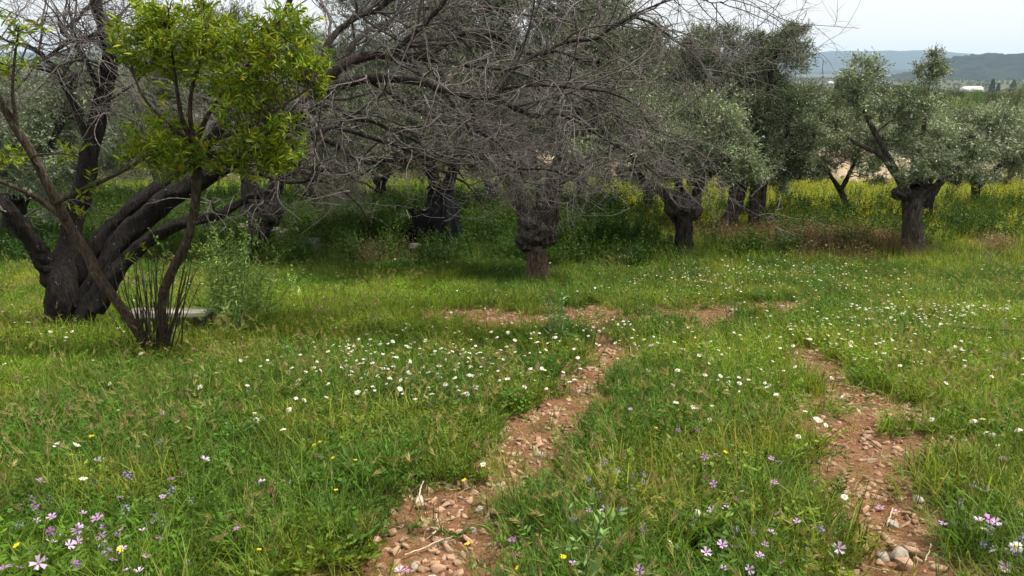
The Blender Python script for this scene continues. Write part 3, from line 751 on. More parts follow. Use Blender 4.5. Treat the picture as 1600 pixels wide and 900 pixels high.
    # recursive twigs
    K1, K2, K3 = 12, 9, 7
    def shoots(P0, D0, L, r0, K, curl, droop, up0=0.0):
        n = len(P0); pts = np.empty((n, K, 3)); pts[:, 0] = P0
        d = norm(D0); ax = rng.normal(size=(n, 3)) * curl
        for k in range(1, K):
            d = norm(d + rng.normal(size=(n, 3)) * curl * .55 + ax * .35 + np.array([0, 0, -1]) * droop[:, None] / K)
            pts[:, k] = pts[:, k - 1] + d * (L / (K - 1))[:, None]
        r = r0[:, None] * (1 - .72 * np.linspace(0, 1, K)[None])
        return pts, r
    def spawn(pts, rad, per, spread, rng_t=(.15, 1.0)):
        n, K, _ = pts.shape
        idx = np.repeat(np.arange(n), per)
        t_ = rng_t[0] + (rng_t[1] - rng_t[0]) * rng.random(len(idx))
        f = t_ * (K - 1); i = np.minimum(f.astype(int), K - 2); a = (f - i)[:, None]
        p = pts[idx, i] * (1 - a) + pts[idx, i + 1] * a
        tan = norm(pts[idx, i + 1] - pts[idx, i])
        r = rad[idx, i] * (1 - a[:, 0]) + rad[idx, i + 1] * a[:, 0]
        sd = norm(np.cross(tan, rng.normal(size=tan.shape)))
        ang = np.radians(spread[0] + (spread[1] - spread[0]) * rng.random(len(idx)))[:, None]
        return p, tan * np.cos(ang) + sd * np.sin(ang), r
    lv1 = []
    for k, pth in paths.items():
        if k in ('left', 'r3'): nb = 7
        elif k in ('up', 'r1'): nb = 16
        elif k == 'r2': nb = 13
        elif k == 'b11': nb = 3
        elif k in ('b3', 'b4', 'b5', 'b15', 'b16', 'b17', 'b20'): nb = 21
        else: nb = 19
        lo = .45 if k[0] != 'b' else .12
        p, d, r = spawn(pth[None, :, :3], pth[None, :, 3], nb, (25, 75), (lo, 1.0))
        L = (.45 + 1.0 * rng.random(nb)) * (1.15 if k[0] == 'b' else .9)
        if k in ('up', 'r1', 'b12', 'b13', 'b14'): L *= .75
        d = d + np.array([.25 if k[0] == 'b' else 0, 0, 0]); 
        r0 = np.minimum(np.maximum(r * .55, .005), .011 + .006 * rng.random(nb))
        dr = rng.random(nb) * 1.3 - .15
        if k in ('b3', 'b4', 'b5', 'b15', 'b16', 'b17', 'b20'): dr += .2
        if k in ('up', 'r1', 'b13', 'b6', 'b7'): dr -= .6
        q, rr = shoots(p, d, L, r0, K1, .27, dr); lv1.append((q, rr))
    q1 = np.concatenate([a for a, b in lv1]); r1 = np.concatenate([b for a, b in lv1])
    p, d, r = spawn(q1, r1, 9, (25, 80)); n = len(p)
    q2, r2 = shoots(p, d, .18 + .5 * rng.random(n) ** 1.3, np.clip(r * .6, .0028, .006), K2, .22, rng.random(n) * .9 - .1)
    p, d, r = spawn(q2, r2, 4, (25, 75), (.1, .95)); n = len(p)
    q3, r3 = shoots(p, d, .06 + .24 * rng.random(n) ** 1.4, np.clip(r * .7, .0016, .0032), K3, .25, rng.random(n) * .6 - .2)
    def clear(q):      # fewer twigs hang in front of the black sack
        x = q[:, -1, 0]; z = q[:, :, 2].min(1); y = np.maximum(q[:, -1, 1], 1)
        return ~((x / y > -.19) & (x / y < -.04) & ((z - CZ) / y < -.125) & (rng.random(len(q)) < .85))
    keep = lambda q: clear(q) & (q[:, :, 2].min(1) > G(q[:, -1, 0], q[:, -1, 1]) + .72 + .7 * fbm(q[:, -1, 0] * 1.5, q[:, -1, 1], 88, 2)) 
    mb = MB()
    for q, rr, ns in ((q1, r1, 5), (q2, r2, 4), (q3, r3, 3)):
        m = keep(q); q = q[m]; rr = rr[m]
        c = (.75 + .6 * rng.random((len(q), 1))) * np.array([1, .98, .96])
        if ns == 5: c = c * .55
        tubes(mb, q, rr, ns, c)
    o = mb.build('twigs', M['twig'], t); kind(o, 'stuff')
dead_tree()

# ------------------------------------------------------------------ leafy sapling in front of it
def sapling():
    rng = np.random.default_rng(202)
    g = ground_at(243, 552)
    Y = g[1]
    t = thing('leafy_sapling', 'bright yellow-green leafy sapling with two crooked stems and thin basal shoots', 'tree', g)
    def stem(spec, name='stem', n=34, ns=11):
        pth = limb_path(spec, n); mb = MB(); limb(mb, pth, ns, .13)
        mb.build(name, M['bark_sap'], t, smooth=True); return pth
    s1 = stem([(238, 556, Y, 19), (230, 540, Y, 16), (205, 503, Y, 15), (176, 462, Y, 15), (152, 430, Y, 17), (138, 400, Y, 16), (118, 368, Y, 15), (98, 335, Y, 16), (75, 290, Y - .05, 15), (50, 240, Y - .1, 14), (28, 205, Y - .15, 13), (0, 158, Y - .2, 11), (-40, 90, Y - .2, 10)], n=60)
    s2 = stem([(260, 554, Y + .05, 19), (257, 520, Y + .05, 15), (253, 490, Y + .05, 13), (256, 458, Y + .05, 14), (268, 425, Y + .05, 14), (288, 388, Y + .05, 13), (300, 350, Y + .05, 13), (306, 310, Y + .05, 14), (308, 270, Y + .05, 15), (306, 240, Y + .05, 14), (300, 212, Y + .05, 12)], n=60)
    tops = [stem([(302, 225, Y + .05, 10), (286, 190, Y, 7), (278, 150, Y - .05, 6), (270, 90, Y - .1, 4), (262, 30, Y - .1, 3)], 'branch'),
            stem([(303, 222, Y + .05, 10), (297, 180, Y, 7), (300, 140, Y, 6), (318, 80, Y, 4.5), (330, 10, Y, 3)], 'branch'),
            stem([(306, 222, Y + .05, 10), (325, 180, Y + .1, 7), (355, 140, Y + .1, 5.5), (395, 90, Y + .1, 4), (420, 40, Y + .1, 3)], 'branch'),
            stem([(307, 235, Y + .05, 9), (345, 215, Y - .1, 6), (395, 195, Y - .2, 5), (450, 160, Y - .2, 3.5), (495, 130, Y - .2, 2.5)], 'branch'),
            stem([(308, 245, Y + .05, 8), (350, 240, Y - .1, 5), (400, 235, Y - .2, 4), (450, 215, Y - .2, 3)], 'branch'),
            stem([(306, 225, Y + .05, 8), (270, 200, Y - .2, 5), (230, 160, Y - .3, 4), (205, 110, Y - .3, 3)], 'branch'),
            stem([(86, 318, Y - .05, 7), (130, 296, Y - .1, 7), (180, 273, Y - .2, 6), (240, 238, Y - .2, 4), (280, 200, Y - .2, 2.5)], 'branch'),
            stem([(100, 342, Y - .05, 10), (70, 318, Y - .1, 9), (40, 300, Y - .2, 8), (-20, 275, Y - .3, 6)], 'branch'),
            stem([(28, 205, Y - .15, 7), (20, 150, Y - .2, 5), (22, 100, Y - .2, 4), (30, 40, Y - .2, 2.5)], 'branch'),
            stem([(60, 262, Y - .1, 6), (50, 245, Y - .25, 4), (90, 240, Y - .4, 3), (125, 245, Y - .4, 2)], 'branch')]
    # thin shoots from the base
    for i in range(58):
        bx = 238 + rng.normal() * 16; ex = bx + (bx - 243) * (.8 + rng.random()) + rng.normal() * 14
        top = 380 + 95 * rng.random()
        dy = rng.normal() * .12
        w = 1.2 + 1.6 * rng.random()
        stem([(bx, 550, Y + dy, w), ((bx + ex) / 2 + rng.normal() * 3, (550 + top) / 2, Y + dy * 1.5, w * .8), (ex, top, Y + dy * 2, w * .5)], 'basal_shoot', 7, 5)
    lowleaf = []
    # crown
    blobs = [(330, 55, 105, 55), (250, 95, 72, 70), (420, 105, 85, 75), (335, 165, 125, 65), (280, 225, 85, 38), (425, 215, 60, 48), (250, 25, 60, 30), (445, 40, 50, 35),
             (470, 150, 45, 45), (210, 40, 45, 35), (330, 0, 90, 30), (215, 170, 40, 40), (370, 250, 45, 20), (300, 262, 60, 22), (425, 255, 42, 28), (235, 235, 45, 30), (490, 110, 30, 50), (190, 110, 30, 45)]
    small = [(12, 110, 30, 28, 22), (25, 35, 45, 35, 26), (25, 250, 45, 20, 24), (105, 242, 30, 14, 10), (135, 130, 25, 40, 7), (150, 330, 40, 50, 9), (75, 200, 30, 20, 5), (230, 400, 50, 40, 8), (130, 60, 40, 40, 5)]
    C = []; 
    area = np.array([b[2] * b[3] for b in blobs], float); area /= area.sum()
    for b, a in zip(blobs, area):
        c = P(b[0], b[1], Y - .05); k = depth(c) / FX
        n = int(2150 * a); d = norm(rng.normal(size=(n, 3))); rad = rng.random((n, 1)) ** .42
        C.append(c + d * rad * np.array([b[2] * k, .55 * (b[2] + b[3]) / 2 * k + .2, b[3] * k]))
    for b in small:
        c = P(b[0], b[1], Y - .15); k = depth(c) / FX
        C.append(c + rng.normal(size=(b[4], 3)) * np.array([b[2], 30, b[3]]) * .5 * k)
    C = np.concatenate(C)
    # gaps where the limbs behind show through
    nz = fbm(C[:, 0] * 2.6 + 7, C[:, 2] * 2.6 + C[:, 1], 66, 2)
    C = C[nz > .445]
    allp = np.concatenate([q[6:, :3] for q in tops] + [s2[44:, :3], s1[30:, :3]])
    tw = MB()
    for q in C[rng.permutation(len(C))[:420]]:
        dist = np.linalg.norm(allp - q, axis=1); s = allp[np.argmin(dist + .15 * rng.random(len(allp)))]
        if np.linalg.norm(q - s) < .9: branch_to(tw, s, q, .0045, .0018, rng, 4, 6, .12, .06)
    kind(tw.build('twigs', M['bark_sap'], t), 'stuff')
    per = 10
    n = len(C)
    A = norm(rng.normal(size=(n, 3)) * .55 + np.array([.1, -.25, .55]))
    tt = rng.random((n, per)) * .09
    B = C[:, None] + A[:, None] * (tt[..., None] - .04)
    side = norm(np.cross(A[:, None], rng.normal(size=(n, per, 3))))
    D = (A[:, None] * .7 + side * .9 + np.array([0, 0, -.12])).reshape(-1, 3); B = B.reshape(-1, 3)
    L = .034 + .045 * rng.random(len(B)); W = L * (.18 + .07 * rng.random(len(B)))
    cols = np.array([1.02, 1.06, 1.1]) * np.array([[.155, .215, .012], [.20, .25, .014], [.10, .17, .014], [.30, .29, .022], [.06, .11, .014], [.33, .17, .025]])
    ci = rng.choice(6, len(B), p=[.27, .24, .21, .14, .13, .01])
    sv = np.repeat(.7 + .75 * rng.random((n, 1)), per, 0) * (.8 + .4 * rng.random((n * per, 1)))
    col = cols[ci] * sv
    near = np.zeros(len(B), bool)
    vis = np.argsort(B[:, 1] + .3 * rng.random(len(B)))
    near[vis[:300]] = True
    mb = MB(); leaf_quads(mb, B[~near], D[~near], L[~near], W[~near], col[~near], rng, True)
    kind(mb.build('foliage', M['sapling'], t), 'stuff')
    protos = []
    for c in cols:
        one = MB(); leaf_quads(one, np.zeros((1, 3)), np.array([[1.0, 0, 0]]), np.array([1.0]), np.array([.19]), c[None], np.random.default_rng(1), True)
        protos.append(one.mesh('leaf', M['sapling']))
    for i in np.where(near)[0]:
        o = bpy.data.objects.new('leaf', protos[ci[i]]); COL.objects.link(o); o.parent = t
        o.location = tuple(B[i] - g); o.scale = (L[i],) * 3
        q = Vector(D[i]).to_track_quat('X', 'Z') @ Matrix.Rotation(rng.normal() * .6, 3, 'X').to_quaternion()
        o.rotation_mode = 'QUATERNION'; o.rotation_quaternion = q
sapling()

# ------------------------------------------------------------------ built things in the grove
def box(mb, c, s, rz=0.0, col=None, jit=0.0, rng=RNG):
    c = np.asarray(c, float); s = np.asarray(s, float) / 2
    V = np.array([[x, y, z] for x in (-1, 1) for y in (-1, 1) for z in (-1, 1)], float) * s
    V = V + rng.normal(size=V.shape) * jit
    R = np.array([[math.cos(rz), -math.sin(rz), 0], [math.sin(rz), math.cos(rz), 0], [0, 0, 1]])
    mb.add(V @ R.T + c, [(0, 1, 3, 2), (4, 6, 7, 5), (0, 4, 5, 1), (2, 3, 7, 6), (0, 2, 6, 4), (1, 5, 7, 3)], col)

def rock_mesh(name, mat, seed, flat=.6, cuts=6):
    """an angular broken stone of about unit size"""
    import bmesh
    rng = np.random.default_rng(seed)
    n = 11; d = norm(rng.normal(size=(n, 3))); V = d * (.36 + .16 * rng.random((n, 1)))
    V = np.sign(V) * np.abs(V) ** .85 * .95
    V = V * np.array([1.05, .65 + .3 * rng.random(), flat * (.75 + .5 * rng.random())])
    bm = bmesh.new()
    for v in V: bm.verts.new(v)
    res = bmesh.ops.convex_hull(bm, input=bm.verts[:])
    bmesh.ops.delete(bm, geom=[v for v in bm.verts if not v.link_faces], context='VERTS')
    bmesh.ops.bevel(bm, geom=bm.edges[:], offset=.012, segments=1, affect='EDGES')
    bmesh.ops.triangulate(bm, faces=bm.faces[:])
    bm.verts.ensure_lookup_table(); bm.verts.index_update()
    V = np.array([v.co[:] for v in bm.verts]); F = [[v.index for v in f.verts] for f in bm.faces]
    bm.free()
    mb = MB(); mb.add(V, np.array(F)); return mb.mesh(name, mat)

def soften(o, w):
    m = o.modifiers.new('edge', 'BEVEL'); m.width = w; m.segments = 2

def bench():
    a = ground_at(300, 520); Y = a[1]
    k = depth(P(270, 492, Y)) / FX
    c = P(265, 488, Y); 
    t = thing('stone_bench', 'low pale slab bench on dark blocks behind the leafy sapling', 'bench', (c[0], Y, float(G(c[0], Y))))
    mb = MB(); box(mb, (c[0], Y, c[2]), (122 * k, .17, 8 * k), .03, jit=.006); o = mb.build('slab', M['concrete'], t); soften(o, .008)
    for x in (218, 318):
        p = P(x, 500, Y); gz = float(G(p[0], Y)) - .05; top = c[2] - 4 * k - .004
        mb = MB(); box(mb, (p[0], Y + .01, (gz + top) / 2), (26 * k, .15, top - gz), .05, jit=.008); o = mb.build('block', M['block'], t); soften(o, .008)
bench()

def slab_heap():
    a = ground_at(470, 398); Y = a[1]
    k = depth(P(470, 380, Y)) / FX
    p0 = P(462, 380, Y)
    t = thing('concrete_slab', 'tilted grey concrete slab lying under the dark crooked olive', 'slab', (p0[0], Y, float(G(p0[0], Y))))
    mb = MB()
    A, B_, C_, D_ = P(430, 386, Y), P(500, 396, Y - .1), P(508, 372, Y + .5), P(432, 366, Y + .6)
    V = np.array([A, B_, C_, D_]); Vd = V - np.array([0, 0, .09])
    mb.add(np.vstack([V, Vd]), [(0, 1, 2, 3), (7, 6, 5, 4), (0, 4, 5, 1), (1, 5, 6, 2), (2, 6, 7, 3), (3, 7, 4, 0)])
    mb.build('slab_body', M['slab'], t)
    for i in range(3):
        x = (440, 466, 494)[i]; p = P(x, 384 + i * 3, Y + .2); gz = float(G(p[0], p[1])) - .05
        mb = MB(); lump(mb, (p[0], p[1], (gz + p[2]) / 2 - .05), (.16, .14, max(.1, (p[2] - gz) / 2)), np.random.default_rng(i), 12, 8, .2); mb.build('prop_stone', M['block'], t)
    for i, (x, y, w, lab) in enumerate([(424, 361, 26, 'flat pale rock at the left end of the grey slab'), (444, 364, 24, 'pale rock resting on the back of the grey slab'), (459, 359, 15, 'pointed pale rock at the top of the grey slab'), (405, 352, 18, 'pale rock half hidden behind the crooked olive trunk'), (385, 352, 22, 'pale rock left of the crooked olive trunk')]):
        me = rock_mesh('rock', M['rubble'], 900 + i, .7); o = bpy.data.objects.new('rock', me); COL.objects.link(o)
        p = P(x, y, Y + .75); o.location = tuple(p); kk = depth(p) / FX; o.scale = (w * kk * 1.2, w * kk * 1.2, w * kk * 1.0)
        tag(o, lab, 'rock', 'rocks by the grey slab')
        mb = MB()
    me = rock_mesh('rock', M['rubble'], 950, .6); o = bpy.data.objects.new('rock', me); COL.objects.link(o)
    q = ground_at(648, 392); o.location = (q[0], q[1], q[2] + .1); o.scale = (.30, .28, .26); tag(o, 'pale rounded rock in the weeds under the black sack', 'rock')
slab_heap()

def sack_and_net():
    a = ground_at(690, 376); Y = a[1]; k = depth(P(690, 350, Y)) / FX
    rng = np.random.default_rng(5)
    # black sack: a bag with a tied neck, leaning on the trunk
    c = P(661, 356, Y - .45); gz = float(G(c[0], Y - .45))
    t = thing('black_sack', 'black plastic sack with a tied neck leaning against the netted trunk', 'sack', (c[0], Y - .45, gz))
    prof = [(664, 390, 54), (664, 380, 58), (664, 366, 58), (661, 352, 50), (655, 341, 32), (649, 335, 14), (645, 331, 9), (643, 326, 14)]
    rows = [np.append(P(x, y, Y - .45), w / 2 * k) for x, y, w in prof]
    pth = spline(rows, 34); mb = MB(); limb(mb, pth, 30, .26, flute=.14); mb.build('sack_body', M['black'], t, smooth=True)
    # netting: a folded skirt round the trunk
    c2 = P(690, 350, Y)
    t2 = thing('dark_netting', 'dark grey netting draped in folds round an olive trunk', 'netting', (c2[0], Y, float(G(c2[0], Y))))
    ns, nr = 72, 14
    th = np.arange(ns) / ns * 2 * np.pi
    mb = MB(); V = []
    for i in range(nr):
        f = i / (nr - 1); y = 292 + f * 84; x = 688 + f * 4
        cc = P(x, y, Y); w = (19 + 15 * f ** 1.6) * k
        fold = 1 + (.05 + .22 * f) * np.sin(th * 9 + .6 * np.sin(th * 2 + 1)) * .6 + .06 * np.sin(th * 5 + f * 2)
        V.append(np.stack([cc[0] + w * fold * np.cos(th), cc[1] + w * fold * np.sin(th), cc[2] + 0 * th - .05 * f * np.sin(th * 4)], -1))
    V = np.array(V).reshape(-1, 3)
    i = np.arange(nr - 1)[:, None]; j = np.arange(ns)[None]; j2 = (j + 1) % ns
    mb.add(V, np.stack([i * ns + j, (i + 1) * ns + j, (i + 1) * ns + j2, i * ns + j2], -1).reshape(-1, 4))
    o = mb.build('netting_skirt', M['net'], t2, smooth=True)
    mb = MB(); cc = P(688, 294, Y); th2 = np.linspace(0, 2 * np.pi, 25)
    ring = np.stack([cc[0] + 20.5 * k * np.cos(th2), cc[1] + 20.5 * k * np.sin(th2), cc[2] + .01 * np.sin(th2 * 3)], -1)
    tubes(mb, ring[None], np.full((1, 25), .02), 6); mb.build('tie_band', M['black'], t2).parent = o
sack_and_net()

def house(px, py, w, label, roofc=True, Y=1000):
    p = P(px, py, Y); k = depth(p) / FX; W = w * k
    gz = float(G(p[0], Y)); H = max(4.0, (p[2] - gz) * 0 + 6.0)
    t = thing('farm_house', label, 'house', (p[0], Y, gz), 'white houses in the valley')
    mb = MB(); box(mb, (p[0], Y, gz + H / 2), (W, 9, H)); mb.build('wall', M['white_wall'], t)
    mb = MB()
    x0, x1, y0, y1, z0, z1 = p[0] - W / 2 - .4, p[0] + W / 2 + .4, Y - 5, Y + 5, gz + H + .02, gz + H + 2.4
    mb.add([(x0, y0, z0), (x1, y0, z0), (x1, y1, z0), (x0, y1, z0), (x0 + 2, Y, z1), (x1 - 2, Y, z1)], [(0, 1, 5, 4), (2, 3, 4, 5)])
    mb.add([(x0, y0, z0), (x1, y0, z0), (x1, y1, z0), (x0, y1, z0), (x0 + 2, Y, z1), (x1 - 2, Y, z1)], [(3, 0, 4), (1, 2, 5)])
    mb.build('roof', M['tile' if roofc else 'white_wall'], t)
    for i in range(4):
        mb = MB(); box(mb, (p[0] - W / 2 + W * (i + .5) / 4, Y - 4.55, gz + H * .55), (1.2, .2, 1.6)); mb.build('window', M['glass'], t)
house(1522, 138, 24, 'white farmhouse beside dark cypresses in the valley', False)
house(1508, 142, 12, 'small white outbuilding left of the valley farmhouse', False, 960)
house(1298, 128, 7, 'far white house left of the slim cypress', False, 1500)

def cypress(px, pyb, pyt, wpx, Y, label, seed):
    rng = np.random.default_rng(seed)
    b = P(px, pyb, Y); k = depth(b) / FX; Hh = (pyb - pyt) * k; W = wpx * k / 2
    gz = float(G(b[0], Y)); 
    t = thing('cypress_tree', label, 'tree', (b[0], Y, gz), 'cypresses in the valley')
    mb = MB(); tubes(mb, np.array([[[b[0], Y, gz - .3], [b[0], Y, gz + .5 * Hh], [b[0], Y, b[2] + Hh * .8]]]), np.array([[.3, .2, .05]]), 6); mb.build('trunk', M['bark_olive_dark'], t)
    n = 1500; f = rng.random(n); prof = np.sin(np.clip(f * 1.0, 0, 1) ** .6 * np.pi) ** .7 + .05
    th = rng.random(n) * 6.283; rr = W * prof * (.55 + .45 * rng.random(n))
    B = np.stack([b[0] + rr * np.cos(th), Y + rr * np.sin(th), gz + .6 + f * (b[2] + Hh - gz - .6)], -1)
    D = np.stack([.5 * np.cos(th), .5 * np.sin(th), np.ones(n)], -1)
    L = Hh * (.07 + .06 * rng.random(n))
    col = np.array([[.028, .055, .022]]) * (.6 + .8 * rng.random((n, 1)))
    mb = MB(); leaf_quads(mb, B, D, L, L * .5, col, rng); mb.build('crown', M['olive'], t)
cypress(1308, 158, 122, 12, 260, 'slim green cypress left of the open olive crown', 1)
cypress(1549, 142, 125, 8, 900, 'dark cypress just right of the white farmhouse', 2)
cypress(1559, 142, 131, 6, 900, 'smaller dark cypress second from the white farmhouse', 3)
cypress(1582, 141, 126, 9, 880, 'dark broad cypress near the right picture edge', 4)

# ------------------------------------------------------------------ scattered growth
PROTO = {}
def proto(cname, meshes):
    c = bpy.data.collections.new(cname)
    for i, me in enumerate(meshes):
        o = bpy.data.objects.new('%s_%02d' % (cname, i), me); c.objects.link(o)
    PROTO[cname] = (c, len(meshes)); return c

def scatter(name, cname, pts, scl, tint, rng, label, tilt=.15, rot=None):
    n = len(pts); c, k = PROTO[cname]
    me = bpy.data.meshes.new(name); me.vertices.add(n); me.vertices.foreach_set('co', np.asarray(pts, np.float32).ravel())
    r = rng.normal(size=(n, 3)) * tilt; r[:, 2] = rng.random(n) * 6.283
    if rot is not None: r = rot
    scl = np.asarray(scl, float)
    if scl.ndim == 1: scl = np.repeat(scl[:, None], 3, 1)
    for nm, ty, arr, key in (('rot', 'FLOAT_VECTOR', r, 'vector'), ('scl', 'FLOAT_VECTOR', scl, 'vector'), ('tint', 'FLOAT_VECTOR', np.asarray(tint), 'vector')):
        a = me.attributes.new(nm, ty, 'POINT'); a.data.foreach_set(key, arr.astype(np.float32).ravel())
    a = me.attributes.new('idx', 'INT', 'POINT'); a.data.foreach_set('value', rng.integers(0, k, n).astype(np.int32))
    o = bpy.data.objects.new(name, me); COL.objects.link(o)
    ng = bpy.data.node_groups.new(name + '_scatter', 'GeometryNodeTree')
    ng.interface.new_socket('Geometry', in_out='INPUT', socket_type='NodeSocketGeometry')
    ng.interface.new_socket('Geometry', in_out='OUTPUT', socket_type='NodeSocketGeometry')
    nd, lk = ng.nodes, ng.links
    gi = nd.new('NodeGroupInput'); go = nd.new('NodeGroupOutput')
    ci = nd.new('GeometryNodeCollectionInfo'); ci.inputs['Collection'].default_value = c
    ci.inputs['Separate Children'].default_value = True; ci.inputs['Reset Children'].default_value = True
    ip = nd.new('GeometryNodeInstanceOnPoints'); ip.inputs['Pick Instance'].default_value = True
    def na(nm, ty):
        q = nd.new('GeometryNodeInputNamedAttribute'); q.data_type = ty; q.inputs['Name'].default_value = nm; return q.outputs[0]
    e2r = nd.new('FunctionNodeEulerToRotation')
    lk.new(na('rot', 'FLOAT_VECTOR'), e2r.inputs[0]); lk.new(e2r.outputs[0], ip.inputs['Rotation'])
    lk.new(na('scl', 'FLOAT_VECTOR'), ip.inputs['Scale']); lk.new(na('idx', 'INT'), ip.inputs['Instance Index'])
    lk.new(gi.outputs[0], ip.inputs['Points']); lk.new(ci.outputs[0], ip.inputs['Instance']); lk.new(ip.outputs[0], go.inputs[0])
    md = o.modifiers.new('scatter', 'NODES'); md.node_group = ng
    return kind(o, 'stuff', label)

def blades(mb, n, rng, L=(.08, .18), W=(.002, .005), rad=.05, bend=.6, lean=.5, cols=None, K=4):
    th = rng.random(n) * 6.283; r = rad * np.sqrt(rng.random(n))
    B = np.stack([r * np.cos(th), r * np.sin(th), np.full(n, -.02)], -1)
    th2 = th + rng.normal(size=n) * 1.0
    ln = L[0] + (L[1] - L[0]) * rng.random(n); w = W[0] + (W[1] - W[0]) * rng.random(n)
    le = lean * rng.random(n); be = bend * rng.random(n) * 1.6
    d2 = np.stack([np.cos(th2), np.sin(th2), 0 * th2], -1); sd = np.stack([-np.sin(th2), np.cos(th2), 0 * th2], -1)
    V = []; p = B.copy(); a = le.copy()
    for k in range(K):
        f = k / (K - 1); ww = w * (1 - f) ** .6 if k < K - 1 else w * 0
        if k < K - 1:
            V.append(p - sd * ww[:, None]); V.append(p + sd * ww[:, None])
        else: V.append(p)
        st = ln / (K - 1)
        p = p + (d2 * np.sin(a)[:, None] + np.array([0, 0, 1]) * np.cos(a)[:, None]) * st[:, None]
        a = a + be / (K - 1) * 1.4
    V = np.stack(V, 1); nv = V.shape[1]
    b = (np.arange(n) * nv)[:, None]
    c = np.ones((n, 3)) if cols is None else cols
    cc = np.repeat(c, nv, 0)
    q = np.concatenate([b + np.array([[2 * k, 2 * k + 1, 2 * k + 3, 2 * k + 2]]) for k in range(K - 2)])
    mb.add(V.reshape(-1, 3), q, cc)
    tri = b + np.array([[nv - 3, nv - 2, nv - 1]])
    mb.f.append(tri + mb.n - len(V) * nv)
    return p

def blade_cols(n, rng, straw=.08):
    c = np.tile(np.array([[1.0, 1.0, 1.0]]), (n, 1)) * (.3 + 1.4 * rng.random((n, 1)))
    c[:, 0] *= .85 + .4 * rng.random(n)
    s = rng.random(n) < straw
    c[s] = np.array([2.2, 1.4, 3.6]) * (.7 + .5 * rng.random((s.sum(), 1)))
    return c

def round_leaf(mb, c, nrm, r, col, rng, lobes=5):
    nrm = norm(nrm); s = norm(np.cross(nrm, rng.normal(size=3))); u = np.cross(nrm, s)
    m = lobes * 2
    a = np.arange(m) / m * 2 * np.pi
    rr = r * np.where(np.arange(m) % 2 == 0, 1.0, .66) * (.85 + .3 * rng.random(m))
    V = np.asarray(c) + rr[:, None] * (np.cos(a)[:, None] * s + np.sin(a)[:, None] * u) + nrm * (r * .15)
    mb.add(np.vstack([V, c]), [(j, (j + 1) % m, m) for j in range(m)], col)

